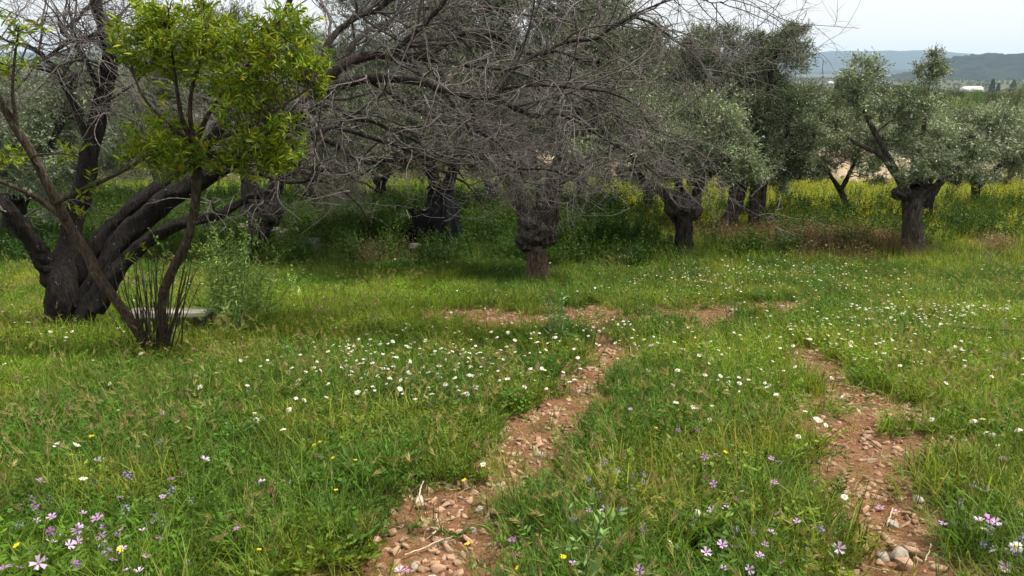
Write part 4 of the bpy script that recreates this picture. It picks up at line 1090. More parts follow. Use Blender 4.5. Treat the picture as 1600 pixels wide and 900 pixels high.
def make_protos():
    rng = np.random.default_rng(303)
    g = []
    for i in range(8):      # short turf
        mb = MB(); n = 34; blades(mb, n, rng, (.05, .15), (.0010, .0026), .08, .9, 1.0, blade_cols(n, rng, .10)); g.append(mb.mesh('turf_tuft', M['grass']))
    proto('turf', g)
    g = []
    for i in range(8):      # long soft grass
        mb = MB(); n = 26; blades(mb, n, rng, (.12, .27), (.0012, .0030), .07, .9, .6, blade_cols(n, rng, .08), 5); g.append(mb.mesh('long_tuft', M['grass']))
    proto('long', g)
    g = []
    for i in range(8):      # clover / mallow / medick leaves on short stalks
        mb = MB(); n = 34
        th = rng.random(n) * 6.283; r = .085 * np.sqrt(rng.random(n)); h = .02 + .07 * rng.random(n)
        tip = np.stack([r * np.cos(th), r * np.sin(th), h], -1)
        K = 3; t = np.linspace(0, 1, K)[None, :, None]
        root = tip * np.array([.3, .3, 0]) - np.array([0, 0, .02])
        tubes(mb, root[:, None] * (1 - t) + tip[:, None] * t, np.full((n, K), .0009), 3, np.tile([[1, 1, .8]], (n, 1)))
        for q in tip:
            s = .75 + .5 * rng.random()
            round_leaf(mb, q, np.array([0, 0, 1]) + rng.normal(size=3) * .4, (.0045 + .008 * rng.random()), np.array([.9 * s, s, s]), rng, int(rng.integers(3, 6)))
        g.append(mb.mesh('leafy_plant', M['leafy']))
    proto('leafy', g)
    g = []
    for i in range(6):      # finely divided foliage (vetch, chamomile)
        mb = MB(); n = 9
        for k in range(n):
            th = rng.random() * 6.283; L = .07 + .09 * rng.random(); d = norm(np.array([np.cos(th) * .8, np.sin(th) * .8, .5 + .7 * rng.random()]))
            s0 = np.array([.03 * np.cos(th), .03 * np.sin(th), -.01])
            tt = np.linspace(.2, 1, 9); sd = norm(np.cross(d, [0, 0, 1]))
            Bq = s0 + d * (tt * L)[:, None] - np.array([0, 0, 1]) * (tt ** 2 * L * .25)[:, None]
            tubes(mb, np.stack([s0, Bq[4], Bq[-1]])[None], np.array([[.001, .0008, .0005]]), 3, np.array([[1, 1, .9]]))
            for sgn in (-1, 1):
                D = d * .5 + sgn * sd + rng.normal(size=(9, 3)) * .2
                ll = .014 + .012 * rng.random(9)
                leaf_quads(mb, Bq, D, ll, ll * .33, np.ones((9, 3)) * (.7 + .5 * rng.random((9, 1))), rng)
        g.append(mb.mesh('feathery_plant', M['leafy']))
    proto('feather', g)
    g = []
    for i in range(6):      # wild barley
        mb = MB(); n = 5
        tip = blades(mb, n, rng, (.16, .30), (.0009, .0013), .04, .55, .35, np.tile([[1.0, .9, .9]], (n, 1)), 5)
        for q in tip:
            d = norm(np.array([rng.normal() * .6, rng.normal() * .6, .7])); K = 16
            tt = rng.random(K)
            side = norm(np.cross(d, rng.normal(size=(K, 3))))
            c = np.array([1.9, 1.6, 2.4]) * (.7 + .6 * rng.random((K, 1))) if rng.random() < .75 else np.array([1.5, 1.0, 2.2]) * (.7 + .4 * rng.random((K, 1)))
            leaf_quads(mb, q + d * (tt * .05 - .01)[:, None], d * 1.1 + side * .42, .022 + .025 * rng.random(K), np.full(K, .0028), c, rng)
        g.append(mb.mesh('wild_barley', M['grass']))
    proto('barley', g)
    g = []
    for i in range(7):      # tall lush weeds
        mb = MB(); n = 8
        for k in range(n):
            th = rng.random() * 6.283; r = .16 * np.sqrt(rng.random()); H = .22 + .36 * rng.random()
            s0 = np.array([r * np.cos(th), r * np.sin(th), -.03]); e = s0 + np.array([rng.normal() * .1, rng.normal() * .1, H])
            tubes(mb, np.stack([s0, (s0 + e) / 2 + rng.normal(size=3) * .012, e])[None], np.array([[.003, .0022, .001]]), 3, np.array([[1, 1, .8]]))
            m = 20; tt = .08 + .92 * rng.random(m); Bq = s0 + (e - s0) * tt[:, None]
            D = norm(rng.normal(size=(m, 3))) + np.array([0, 0, .25]); ll = .035 + .05 * rng.random(m) * (1.2 - tt)
            leaf_quads(mb, Bq, D, ll, ll * .42, np.ones((m, 3)) * (.65 + .6 * rng.random((m, 1))), rng)
        n2 = 14; blades(mb, n2, rng, (.2, .45), (.002, .004), .16, .8, .4, blade_cols(n2, rng, .1), 5)
        g.append(mb.mesh('tall_weed', M['leafy']))
    proto('weed', g)
    g = []
    for i in range(5):      # dry brown stalks
        mb = MB(); n = 26; blades(mb, n, rng, (.15, .42), (.0012, .003), .14, .8, .6, np.ones((n, 3)) * (.5 + .9 * rng.random((n, 1))), 5)
        m = 26; B = rng.normal(size=(m, 3)) * np.array([.1, .1, .07]) + np.array([0, 0, .2]); ll = .02 + .03 * rng.random(m)
        leaf_quads(mb, B, rng.normal(size=(m, 3)), ll, ll * .5, np.ones((m, 3)) * (.5 + .8 * rng.random((m, 1))), rng)
        g.append(mb.mesh('dry_weed', M['leafy']))
    proto('dry', g)
    g = []
    for i in range(4):      # yellow mustard heads on stalks
        mb = MB()
        for k in range(7):
            th = rng.random() * 6.283; r = .14 * np.sqrt(rng.random()); H = .3 + .3 * rng.random()
            s0 = np.array([r * np.cos(th), r * np.sin(th), -.03]); e = s0 + np.array([rng.normal() * .08, rng.normal() * .08, H])
            tubes(mb, np.stack([s0, e])[None], np.array([[.0025, .001]]), 3, np.array([[.10, .16, .03]]))
            m = 10; B = e + rng.normal(size=(m, 3)) * .025; ll = np.full(m, .018)
            leaf_quads(mb, B, rng.normal(size=(m, 3)) + [0, 0, .5], ll, ll * .8, np.tile([[.72, .60, .03]], (m, 1)), rng)
        g.append(mb.mesh('mustard', M['petal_i']))
    proto('mustard', g)
    g = [rock_mesh('pebble', M['stone'], 400 + i, .55) for i in range(6)]
    proto('pebble', g)
    g = [rock_mesh('rubble_piece', M['rubble'], 450 + i, .65) for i in range(4)]
    proto('rubble', g)
    g = []
    for i in range(5):      # dead stalk litter
        mb = MB(); n = 9
        a = rng.random(n) * 6.283; L = .02 + .07 * rng.random(n); c = rng.normal(size=(n, 3)) * np.array([.05, .05, .004]) + np.array([0, 0, .006])
        d = np.stack([np.cos(a), np.sin(a), rng.normal(size=n) * .1], -1) * L[:, None] / 2
        tubes(mb, np.stack([c - d, c + d * .1 + rng.normal(size=(n, 3)) * .003, c + d], 1), np.full((n, 3), .0009), 3, np.array([[1, 1, 1]]) * (.5 + .8 * rng.random((n, 1))))
        g.append(mb.mesh('litter', M['leafy']))
    proto('litter', g)
    # distant tree crowns
    g = []
    for i in range(4):
        mb = MB(); n = 2600; cc = norm(rng.normal(size=(22, 3))) * rng.random((22, 1)) ** .4; d = norm(rng.normal(size=(n, 3))); B = (cc[rng.integers(0, 22, n)] + d * .38 * rng.random((n, 1)) ** .5) * np.array([1.9, 1.9, 1.5]) + np.array([0, 0, 2.5])
        L = .14 + .16 * rng.random(n); leaf_quads(mb, B, d + rng.normal(size=(n, 3)), L, L * .42, np.ones((n, 3)) * (.6 + .8 * rng.random((n, 1))), rng)
        tubes(mb, np.array([[[0, 0, -.3], [0.1, 0, 1.2], [0, 0, 2.4]]]), np.array([[.25, .2, .1]]), 5, np.array([[.6, .5, .5]]))
        g.append(mb.mesh('far_tree', M['leafy']))
    proto('fartree', g)
make_protos()

def sample(n, y0, y1, rng, margin=1.6, power=1.0):
    """points uniform over the part of the ground the camera can look at"""
    hw = lambda y: .74 * y + margin
    a = rng.random(int(n * 2.4)); y = y0 + (y1 - y0) * a
    keep = rng.random(len(y)) < hw(y) / hw(y1)
    y = y[keep]; x = (rng.random(len(y)) * 2 - 1) * hw(y)
    return x[:n], y[:n]

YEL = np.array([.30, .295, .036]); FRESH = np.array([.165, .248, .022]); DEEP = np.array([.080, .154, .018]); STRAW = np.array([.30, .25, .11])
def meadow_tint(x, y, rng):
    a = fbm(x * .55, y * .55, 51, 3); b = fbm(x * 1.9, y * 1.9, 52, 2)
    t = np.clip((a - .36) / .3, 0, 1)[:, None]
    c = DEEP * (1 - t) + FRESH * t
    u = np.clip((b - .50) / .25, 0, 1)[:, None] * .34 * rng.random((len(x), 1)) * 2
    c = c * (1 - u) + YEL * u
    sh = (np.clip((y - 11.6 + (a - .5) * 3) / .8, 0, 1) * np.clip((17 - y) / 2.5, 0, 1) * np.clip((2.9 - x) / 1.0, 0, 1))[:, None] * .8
    c = c * (1 - sh) + np.array([.052, .105, .020]) * sh          # canopy shade painted into the tint between the trunks, with darker broad-leaf green
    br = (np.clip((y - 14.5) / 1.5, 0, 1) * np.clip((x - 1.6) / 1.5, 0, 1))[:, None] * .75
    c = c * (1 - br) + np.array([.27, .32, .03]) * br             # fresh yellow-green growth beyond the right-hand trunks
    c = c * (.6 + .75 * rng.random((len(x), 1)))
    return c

def pick_density(x, y):
    return 1 - bare(x, y)

def grow():
    rng = np.random.default_rng(404)
    def place(n, y0, y1, cname, keepfn, s, tintfn, tilt=.15, margin=1.6):
        x, y = sample(n, y0, y1, rng, margin)
        k = rng.random(len(x)) < keepfn(x, y)
        x, y = x[k], y[k]
        z = G(x, y)
        sc = s[0] + (s[1] - s[0]) * rng.random(len(x))
        return np.stack([x, y, z], -1), sc, tintfn(x, y, rng)
    def multi(name, cname, parts, label, tilt=.15):
        pts = np.concatenate([p[0] for p in parts]); sc = np.concatenate([p[1] for p in parts]); ti = np.concatenate([p[2] for p in parts])
        scatter(name, cname, pts, sc, ti, rng, label, tilt)
    lush = lambda x, y: np.clip((fbm(x * .8, y * .8, 61, 2) - .35) / .3, 0, 1)
    open_ = lambda x, y: np.clip(1.02 - bare(x, y) * 1.2, 0.03, 1)
    left = lambda x, y: np.clip((-x - .05 * y + .6) / 1.2, 0, 1)
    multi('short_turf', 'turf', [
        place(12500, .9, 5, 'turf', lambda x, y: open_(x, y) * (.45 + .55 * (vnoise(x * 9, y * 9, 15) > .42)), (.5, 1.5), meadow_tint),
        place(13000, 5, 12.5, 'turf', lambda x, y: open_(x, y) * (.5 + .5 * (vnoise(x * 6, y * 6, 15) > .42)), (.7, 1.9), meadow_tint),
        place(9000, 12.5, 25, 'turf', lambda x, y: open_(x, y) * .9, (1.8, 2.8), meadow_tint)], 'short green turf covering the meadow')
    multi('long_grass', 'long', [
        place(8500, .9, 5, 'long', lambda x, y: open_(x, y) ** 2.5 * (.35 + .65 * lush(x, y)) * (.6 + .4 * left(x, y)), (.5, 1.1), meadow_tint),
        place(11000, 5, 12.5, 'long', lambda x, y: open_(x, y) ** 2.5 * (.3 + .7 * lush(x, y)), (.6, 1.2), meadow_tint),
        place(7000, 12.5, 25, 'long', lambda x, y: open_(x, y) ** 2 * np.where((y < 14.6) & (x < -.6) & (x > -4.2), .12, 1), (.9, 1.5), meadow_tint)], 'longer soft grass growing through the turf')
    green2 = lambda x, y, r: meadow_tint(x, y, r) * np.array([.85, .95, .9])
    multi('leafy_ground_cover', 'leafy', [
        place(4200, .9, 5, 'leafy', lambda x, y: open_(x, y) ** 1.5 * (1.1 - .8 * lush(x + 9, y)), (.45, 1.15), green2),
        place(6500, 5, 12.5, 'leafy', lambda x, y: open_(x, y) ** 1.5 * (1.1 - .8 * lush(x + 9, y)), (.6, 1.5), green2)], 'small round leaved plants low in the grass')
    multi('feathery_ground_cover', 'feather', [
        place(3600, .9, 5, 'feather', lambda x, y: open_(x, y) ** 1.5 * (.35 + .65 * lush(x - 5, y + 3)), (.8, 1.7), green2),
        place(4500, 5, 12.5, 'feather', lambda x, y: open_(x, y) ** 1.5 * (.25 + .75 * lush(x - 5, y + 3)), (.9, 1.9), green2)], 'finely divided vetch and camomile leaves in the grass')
    bt = lambda x, y, r: np.tile(np.array([[.17, .18, .045]]), (len(x), 1)) * (.8 + .4 * r.random((len(x), 1)))
    multi('wild_barley', 'barley', [
        place(1700, .9, 5, 'barley', lambda x, y: open_(x, y) ** 2 * (.12 + .88 * (fbm(x * 1.2, y * 1.2, 71, 2) > .52)), (.6, 1.0), bt),
        place(1600, 5, 12, 'barley', lambda x, y: open_(x, y) ** 2 * (fbm(x * 1.2, y * 1.2, 71, 2) > .55), (.8, 1.2), bt)], 'wild barley with tan bristly ears')
    lt = lambda x, y, r: np.tile(STRAW, (len(x), 1)) * (.6 + 1.0 * r.random((len(x), 1)))
    multi('dead_stalk_litter', 'litter', [
        place(2600, .9, 5, 'litter', lambda x, y: .35 + .65 * bare(x, y), (.7, 1.5), lt),
        place(1500, 5, 9, 'litter', lambda x, y: bare(x, y), (.9, 1.6), lt)], 'dry stalks and straw lying on the earth', .05)
    # lush weeds under and between the trees
    def weed_keep(x, y):
        edge = 11.9 + .5 * (fbm(x * .7, y * 0, 81, 2) - .5) + np.clip(x - 2.2, 0, 9) * .32
        return np.clip((y - edge) / .6, 0, 1) * np.clip((22 - y) / 5, 0, 1) * (.4 + .6 * (fbm(x * .9, y * .9, 82, 2) > .42)) * np.where((y > 10) & (y < 14.6) & (x < -.6) & (x > -4.2), np.where(x < -2.6, .45, .18), 1) * np.clip(1.3 - bare(x, y) * 1.3, 0, 1) * np.where(x > 2.6, .3, 1)
    def weed_tint(x, y, r):
        t = np.clip(fbm(x * .7, y * .7, 83, 2) * 2 - .6, 0, 1)[:, None]
        c = np.array([.042, .095, .018]) * (1 - t) + np.array([.08, .135, .022]) * t
        return c * (.75 + .5 * r.random((len(x), 1)))
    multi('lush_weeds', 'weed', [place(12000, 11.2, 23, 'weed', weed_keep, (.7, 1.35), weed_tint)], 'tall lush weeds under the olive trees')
    # brown dead weeds
    def browns(cx, cy, n, rx, ry, tint):
        c = hit(cx, cy); k = depth(c) / FX
        x = c[0] + rng.normal(size=n) * rx * k * .5; y = c[1] + rng.normal(size=n) * ry
        return np.stack([x, y, G(x, y)], -1), .7 + .6 * rng.random(n), np.array([tint]) * (.7 + .6 * rng.random((n, 1)))
    multi('dead_weeds', 'dry', [browns(1275, 382, 300, 105, .9, (.16, .105, .062)), browns(1130, 372, 60, 60, .5, (.19, .12, .07)), browns(1360, 378, 60, 40, .5, (.22, .14, .085)), browns(590, 395, 70, 80, .8, (.13, .095, .055)), browns(1553, 388, 22, 22, .3, (.24, .17, .10))], 'dead brown weeds among the olives')
    # yellow mustard drifts
    def mk(x, y): return np.clip((fbm(x * .35, y * .6, 91, 2) - .43) / .15, 0, 1) * np.clip((x - 2.0) / 2, 0.0, 1) * np.clip((y - 15) / 1.5, 0, 1)
    multi('yellow_mustard', 'mustard', [place(1150, 14.5, 24, 'mustard', mk, (.7, 1.15), lambda x, y, r: np.ones((len(x), 3)))], 'yellow flowering weeds beyond the olive trunks')
    # gravel in the tracks
    x, y = sample(78000, 1.2, 9.5, rng)
    b = bare(x, y)
    k = rng.random(len(x)) < np.clip(b * 1.3 - .2, 0, 1) * np.where(y < 6, 1.0, .7) * (.3 + .7 * (fbm(x * 2, y * 2, 95, 2) > .45)); x, y = x[k], y[k]
    s = .009 + .045 * rng.random(len(x)) ** 2.4
    scatter('gravel', 'pebble', np.stack([x, y, G(x, y) + s * .1], -1), np.stack([s, s, s], -1), np.ones((len(x), 3)), rng, 'loose pinkish gravel in the wheel tracks', .3)
    # pale rubble along the far bank
    n = 900; x = rng.random(n) * 44 - 20; y = 27.0 + rng.normal(size=n) * .8
    k = vnoise(x * .35, x * 0 + 2, 96) > .42; x, y = x[k], y[k]
    s = .08 + .3 * rng.random(len(x)) ** 2
    scatter('bank_rubble', 'rubble', np.stack([x, y, G(x, y) + s * .2], -1), s, np.ones((len(x), 3)), rng, 'pale broken rubble along the far bank', .4)
    # distant groves
    n = 12000; y = np.exp(rng.random(n) * (math.log(2300) - math.log(31)) + math.log(31)); y[: n // 2] = 300 + 2400 * rng.random(n // 2); x = (rng.random(n) * 2 - 1) * (.8 * y + 10)
    k = (fbm(x / 60 + 3, y / 90, 97, 3) > .44) & ((y > 75) | (x < .33 * y)); x, y = x[k], y[k]
    s = .55 + .4 * rng.random(len(x)) + y / 2500
    ti = np.array([[.10, .12, .062]]) * (.6 + .8 * rng.random((len(x), 1))) * np.where(rng.random((len(x), 1)) < .12, np.array([[.8, 1.3, .5]]), 1)
    scatter('far_groves', 'fartree', np.stack([x, y, G(x, y)], -1), s, ti, rng, 'distant olive groves on the valley floor', .05)
grow()

# ------------------------------------------------------------------ stones and twigs on the tracks
def stones():
    rng = np.random.default_rng(505)
    meshes = [rock_mesh('stone', M['stone'], 600 + i, .55 + .2 * (i % 3)) for i in range(9)]
    grey = [rock_mesh('stone', M['stone_grey'], 640 + i, .6) for i in range(3)]
    def put(px, py, w, me, label, group=None, sq=1.0):
        g = ground_at(px, py); k = depth(g) / FX; s = w * k * 1.08
        o = bpy.data.objects.new('stone', me); COL.objects.link(o)
        o.location = (g[0], g[1], g[2] + s * .11); o.scale = (s, s * (.8 + .3 * rng.random()), s * sq); o.rotation_euler = (rng.normal() * .2, rng.normal() * .2, rng.random() * 6.28)
        return tag(o, label, 'stone', group)
    put(1402, 872, 36, grey[0], 'grey angular stone at the front of the heap in the right wheel track', sq=1.1)
    put(1424, 868, 34, meshes[1], 'rounded brown stone behind the grey angular stone in the right wheel track', sq=1.1)
    put(1407, 888, 36, meshes[2], 'tan stone in front of the grey angular stone in the right wheel track')
    put(1396, 855, 24, meshes[3], 'flat brown stone behind the heap in the right wheel track', sq=.7)
    put(1394, 820, 20, grey[1], 'pale upright stone farther up the right wheel track', sq=1.2)
    put(1411, 822, 20, meshes[4], 'small rounded tan stone beside the pale upright stone')
    put(1354, 752, 20, meshes[5], 'rounded orange stone alone in the middle of the right wheel track', sq=1.1)
    put(1362, 722, 18, meshes[6], 'flat pinkish stone above the orange stone in the right wheel track', sq=.6)
    put(750, 800, 22, grey[2], 'pale rounded stone at the grass edge of the left wheel track')
    put(797, 778, 30, meshes[7], 'large flat pale stone in the middle of the left wheel track', sq=.7)
    put(700, 848, 26, meshes[0], 'square brown stone under the long dry stalk in the left wheel track', sq=1.1)
    put(648, 888, 18, grey[0], 'pale round stone near the bottom end of the left wheel track')
    put(1145, 486, 16, grey[1], 'pale stone at the far end of the bare cross strip')
    put(1222, 481, 11, grey[2], 'small pale stone at the right tip of the bare cross strip')
    L1 = TRACKS[0]
    n = 0; tries = 0
    while n < 260 and tries < 9000:
        tries += 1
        if rng.random() < .62: px, py = 560 + 330 * rng.random(), 690 + 215 * rng.random(); side = 'left'
        elif rng.random() < .5: px, py = 860 + 140 * rng.random(), 545 + 150 * rng.random(); side = 'left'
        else: px, py = 1270 + 220 * rng.random(), 590 + 310 * rng.random(); side = 'right'
        g = hit(px, py)
        if bare(g[0], g[1]) < .8: continue
        w = (10 + 18 * rng.random() ** 1.8) * (.6 + .4 * (py - 540) / 360)
        me = meshes[int(rng.integers(0, 9))] if rng.random() < .93 else grey[int(rng.integers(0, 3))]
        lab = 'small pinkish stone in the rubble of the left wheel track' if side == 'left' else 'small stone lying in the red earth of the right wheel track'
        put(px, py, w, me, lab, 'loose stones of the %s wheel track' % side, .75 + .35 * rng.random()); n += 1
stones()

def sticks():
    rng = np.random.default_rng(606)
    def st(name, pts, w, label, mat, h=.02):
        rows = []
        for i, (x, y) in enumerate(pts):
            g = ground_at(x, y, h); rows.append(np.append(g, w / 2 * depth(g) / FX * (1 - .4 * i / len(pts))))
        pth = spline(rows, 14); pth[:, :3] += rng.normal(size=(14, 3)) * .0015
        o0 = pth[0, :3].copy(); mb = MB(); limb(mb, pth, 6, .1, cap=True)
        o = mb.build(name, mat, origin=o0, smooth=True); return tag(o, label, 'twig')
    st('dry_stalk', [(632, 868), (665, 855), (690, 843), (722, 838)], 2.6, 'long pale dry stalk lying across the stones of the left wheel track', M['straw'])
    st('dry_stalk', [(676, 835), (687, 822), (683, 812), (682, 803)], 3, 'short curled dry stalk on the left wheel track', M['straw'])
    st('dry_stalk', [(650, 788), (656, 768), (661, 752)], 3, 'thin dry stalk leaning in the grass left of the wheel track', M['straw'], .05)
    st('dry_stalk', [(1385, 822), (1391, 806), (1396, 793)], 2.5, 'thin dry stalk in front of the pale upright stone', M['straw'], .04)
    st('dry_stalk', [(1253, 888), (1262, 878), (1275, 870)], 3, 'short bent dry stalk left of the right wheel track', M['straw'], .03)
    st('dry_stalk', [(1445, 874), (1451, 864), (1454, 850)], 2.5, 'forked dry stalk right of the stone heap', M['straw'], .02)
    st('fallen_branch', [(1490, 511), (1520, 513), (1550, 514), (1583, 517)], 4, 'thin grey branch lying in the grass at the right edge', M['bark_olive'], .10)
    st('dark_stick', [(540, 888), (556, 891), (570, 893)], 5, 'short dark stick at the bottom edge left of the track', M['bark_dark'], .01)
sticks()

# ------------------------------------------------------------------ tall weeds standing alone
def tall_weed(px, py, top, spread, nst, label, seed, w=3.0, colr=(.17, .26, .06)):
    rng = np.random.default_rng(seed)
    g = ground_at(px, py); Y = g[1]; k = depth(g) / FX
    t = thing('tall_weed', label, 'plant', g, 'tall weeds')
    mb = MB(); lf = MB()
    for i in range(nst):
        x0 = px + rng.normal() * spread * .25; x1 = px + rng.normal() * spread * .55; dy = rng.normal() * .15
        tp = py - (py - top) * (.55 + .45 * rng.random())
        a = P(x0, py, Y + dy); a[2] = float(G(a[0], a[1])) - .02; e = P(x1, tp, Y + dy * 2)
        p = branch_to(mb, a, e, .004 * w / 3, .0015, rng, 4, 9, .05, .02, 0, np.array([.14, .19, .08]))
        m = 46; f = rng.random(m) * 8; ii = np.minimum(f.astype(int), 7); B = p[ii] + (p[ii + 1] - p[ii]) * (f - ii)[:, None]
        D = norm(rng.normal(size=(m, 3)) * np.array([1, 1, .5]) + np.array([0, 0, .5])); L = (.03 + .09 * rng.random(m)) * (1.15 - f / 9)
        leaf_quads(lf, B, D, L * 1.2, L * .16 + .006, np.array([colr]) * 1.5 * (.7 + .6 * rng.random((m, 1))), rng)
        for s in range(5):      # side shoots
            j = int(rng.integers(3, 8)); q = p[j]; d = norm(rng.normal(size=3) * .6 + np.array([0, 0, .9])) * (.06 + .12 * rng.random())
            branch_to(mb, q, q + d, .0016, .0008, rng, 3, 5, .1, 0, 0, np.array([.16, .21, .09]))
            m = 10; B = q + d * rng.random((m, 1)); leaf_quads(lf, B, rng.normal(size=(m, 3)) + d * 8, .015 + .025 * rng.random(m), np.full(m, .010), np.array([colr]) * 1.5 * (.8 + .6 * rng.random((m, 1))), rng)
    mb.build('stems', M['stem'], t); lf.build('leaves', M['stem'], t)
tall_weed(352, 515, 340, 75, 46, 'tall feathery grey-green weed between the sapling and the crooked olive', 1)
tall_weed(395, 500, 395, 60, 24, 'shorter feathery weed on the right flank of the tall one', 2)
tall_weed(465, 470, 415, 14, 2, 'single thin weed stalk right of the feathery weeds', 3, 2)
tall_weed(870, 540, 425, 25, 3, 'spindly upright weed left of the track where it meets the cross strip', 4, 2, (.10, .15, .05))
tall_weed(880, 530, 480, 30, 8, 'bushy weed clump at the left edge of the cross strip', 5, 2.5, (.10, .17, .04))
tall_weed(905, 870, 800, 30, 3, 'thin leafy weed at the right edge of the left wheel track', 6, 1.5, (.10, .17, .04))

# ------------------------------------------------------------------ flowers
def flowers():
    rng = np.random.default_rng(707)
    WHITE = np.array([.80, .80, .76]); YC = np.array([.75, .50, .03]); GST = np.array([.11, .17, .04])
    def petal_ring(mb, n, r0, r1, w, cup, col, notch=False, jit=.1):
        for i in range(n):
            a = i / n * 6.283 + rng.normal() * jit; d = np.array([math.cos(a), math.sin(a), 0]); s = np.array([-d[1], d[0], 0]); u = np.array([0, 0, 1.0])
            l = (r1 - r0) * (.88 + .22 * rng.random()); c = cup + rng.normal() * .08
            pt = lambda f, ws: d * (r0 + l * f) + s * ws + u * (l * f * c - l * f * f * .25)
            cc = col * (.88 + .2 * rng.random())
            if notch:
                V = [pt(0, -.12 * w), pt(.5, -.38 * w), pt(1.0, -.5 * w), pt(.86, 0), pt(1.0, .5 * w), pt(.5, .38 * w), pt(0, .12 * w)]
                mb.add(V, [(0, 1, 5, 6)], cc); b = len(V); mb.f.append(np.array([[1, 2, 3], [3, 4, 5], [1, 3, 5]]) + mb.n - b)
            else:
                V = [pt(0, -.3 * w), pt(.6, -.5 * w), pt(1.0, -.22 * w), pt(1.0, .22 * w), pt(.6, .5 * w), pt(0, .3 * w)]
                mb.add(V, [(0, 1, 4, 5), (1, 2, 3, 4)], cc)
    def dome(mb, r, h, col, z=0.0):
        V = [(r * math.cos(a) * f, r * math.sin(a) * f, z + h * g) for f, g in ((1, 0), (.7, .7)) for a in np.arange(8) / 8 * 6.283] + [(0, 0, z + h)]
        mb.add(V, [(j, (j + 1) % 8, 8 + (j + 1) % 8, 8 + j) for j in range(8)], col); mb.f.append(np.array([[8 + j, 8 + (j + 1) % 8, 16] for j in range(8)]) + mb.n - 17)
    def stemm(mb, h, r=.0012, col=GST):
        b = rng.normal(size=2) * .03
        pts = np.array([[0, 0, 0], [b[0] * .4, b[1] * .4, -h * .5], [b[0], b[1], -h]]); tubes(mb, pts[None], np.array([[r, r, r]]), 4, np.asarray(col)[None])
        m = 4; f = .3 + .6 * rng.random(m); B = pts[2] * f[:, None]; leaf_quads(mb, B, rng.normal(size=(m, 3)) + [0, 0, .3], .02 + .02 * rng.random(m), np.full(m, .005), np.tile(GST, (m, 1)), rng)
    HS = .16
    daisy_parts, daisy_one = [], []
    for i in range(5):
        a, b, c = MB(), MB(), MB()
        cup = [-.1, .05, .45, -.45, .9][i]
        petal_ring(a, 13 + i % 3, .006, .0225, .0085, cup, WHITE); dome(b, .0075, .005, YC, .0005); stemm(c, HS)
        daisy_parts.append((a.mesh('petals', M['petal']), b.mesh('centre', M['petal']), c.mesh('stem', M['stem'])))
        o = MB(); petal_ring(o, 9, .005, .0225, .012, cup, WHITE); dome(o, .0075, .005, YC, .0005); stemm(o, HS); daisy_one.append(o.mesh('daisy', M['petal']))
    MC = [np.array([.54, .30, .56]), np.array([.60, .39, .63]), np.array([.45, .20, .50]), np.array([.66, .49, .70])]
    mal_parts, mal_one = [], []
    for i in range(4):
        p1 = MB(); petal_ring(p1, 1, .003, .028, .0165, [.35, .6, .2, .9][i], MC[i], True, 0); b = MB(); dome(b, .004, .009, MC[i] * np.array([.7, .5, .75]), .002); c = MB(); stemm(c, HS, .0015)
        mal_parts.append((p1.mesh('petal', M['petal']), b.mesh('centre', M['petal']), c.mesh('stem', M['stem'])))
        o = MB(); petal_ring(o, 5, .003, .028, .0165, [.35, .6, .2, .9][i], MC[i], True); dome(o, .004, .009, MC[i] * .6, .002); stemm(o, HS); mal_one.append(o.mesh('mallow_flower', M['petal']))
    vet_one = []
    for i in range(3):
        o = MB(); m = 16; tt = np.linspace(0, 1, m)
        B = np.stack([.006 * np.cos(np.arange(m) * 2.4), .006 * np.sin(np.arange(m) * 2.4), .045 * tt], -1)
        leaf_quads(o, B, B * [60, 60, 0] + [0, 0, -.2], np.full(m, .014), np.full(m, .007), np.array([[.30, .24, .44]]) * (.7 + .6 * rng.random((m, 1))), rng); stemm(o, HS); vet_one.append(o.mesh('vetch_flower', M['petal']))
    yel_one = []
    for i in range(2):
        o = MB(); petal_ring(o, 7, .002, .014, .008, .3, np.array([.75, .58, .03])); dome(o, .004, .003, YC); stemm(o, HS); yel_one.append(o.mesh('yellow_flower', M['petal']))
    col_tilt = lambda: (rng.normal() * .38 + .05, rng.normal() * .38, rng.random() * 6.28)
    def place(name, px, py, meshes, label, cat, group, size, h=None, parts=None):
        h = h or .05 + .09 * rng.random()
        g = ground_at(px, py, h)
        h = g[2] - float(G(g[0], g[1]))
        rot = col_tilt(); sc = size
        if parts is None:
            o = bpy.data.objects.new(name, meshes[int(rng.integers(0, len(meshes)))]); COL.objects.link(o)
            o.location = tuple(g); o.rotation_euler = rot; o.scale = (sc, sc, max(sc, (h + .015) / HS)) if False else (sc,) * 3
            tag(o, label, cat, group); return
        ps = parts[int(rng.integers(0, len(parts)))]
        o = bpy.data.objects.new(name, None); COL.objects.link(o); o.empty_display_size = .02
        o.location = tuple(g); o.rotation_euler = rot; o.scale = (sc,) * 3; tag(o, label, cat, group)
        if cat == 'mallow':
            for q in range(5):
                c = bpy.data.objects.new('petal', ps[0]); COL.objects.link(c); c.parent = o; c.rotation_euler = (rng.normal() * .05, rng.normal() * .1, q * 1.2566 + rng.normal() * .08)
            rest = ps[1:]
        else: rest = ps
        for me in rest:
            c = bpy.data.objects.new(me.name.split('.')[0], me); COL.objects.link(c); c.parent = o
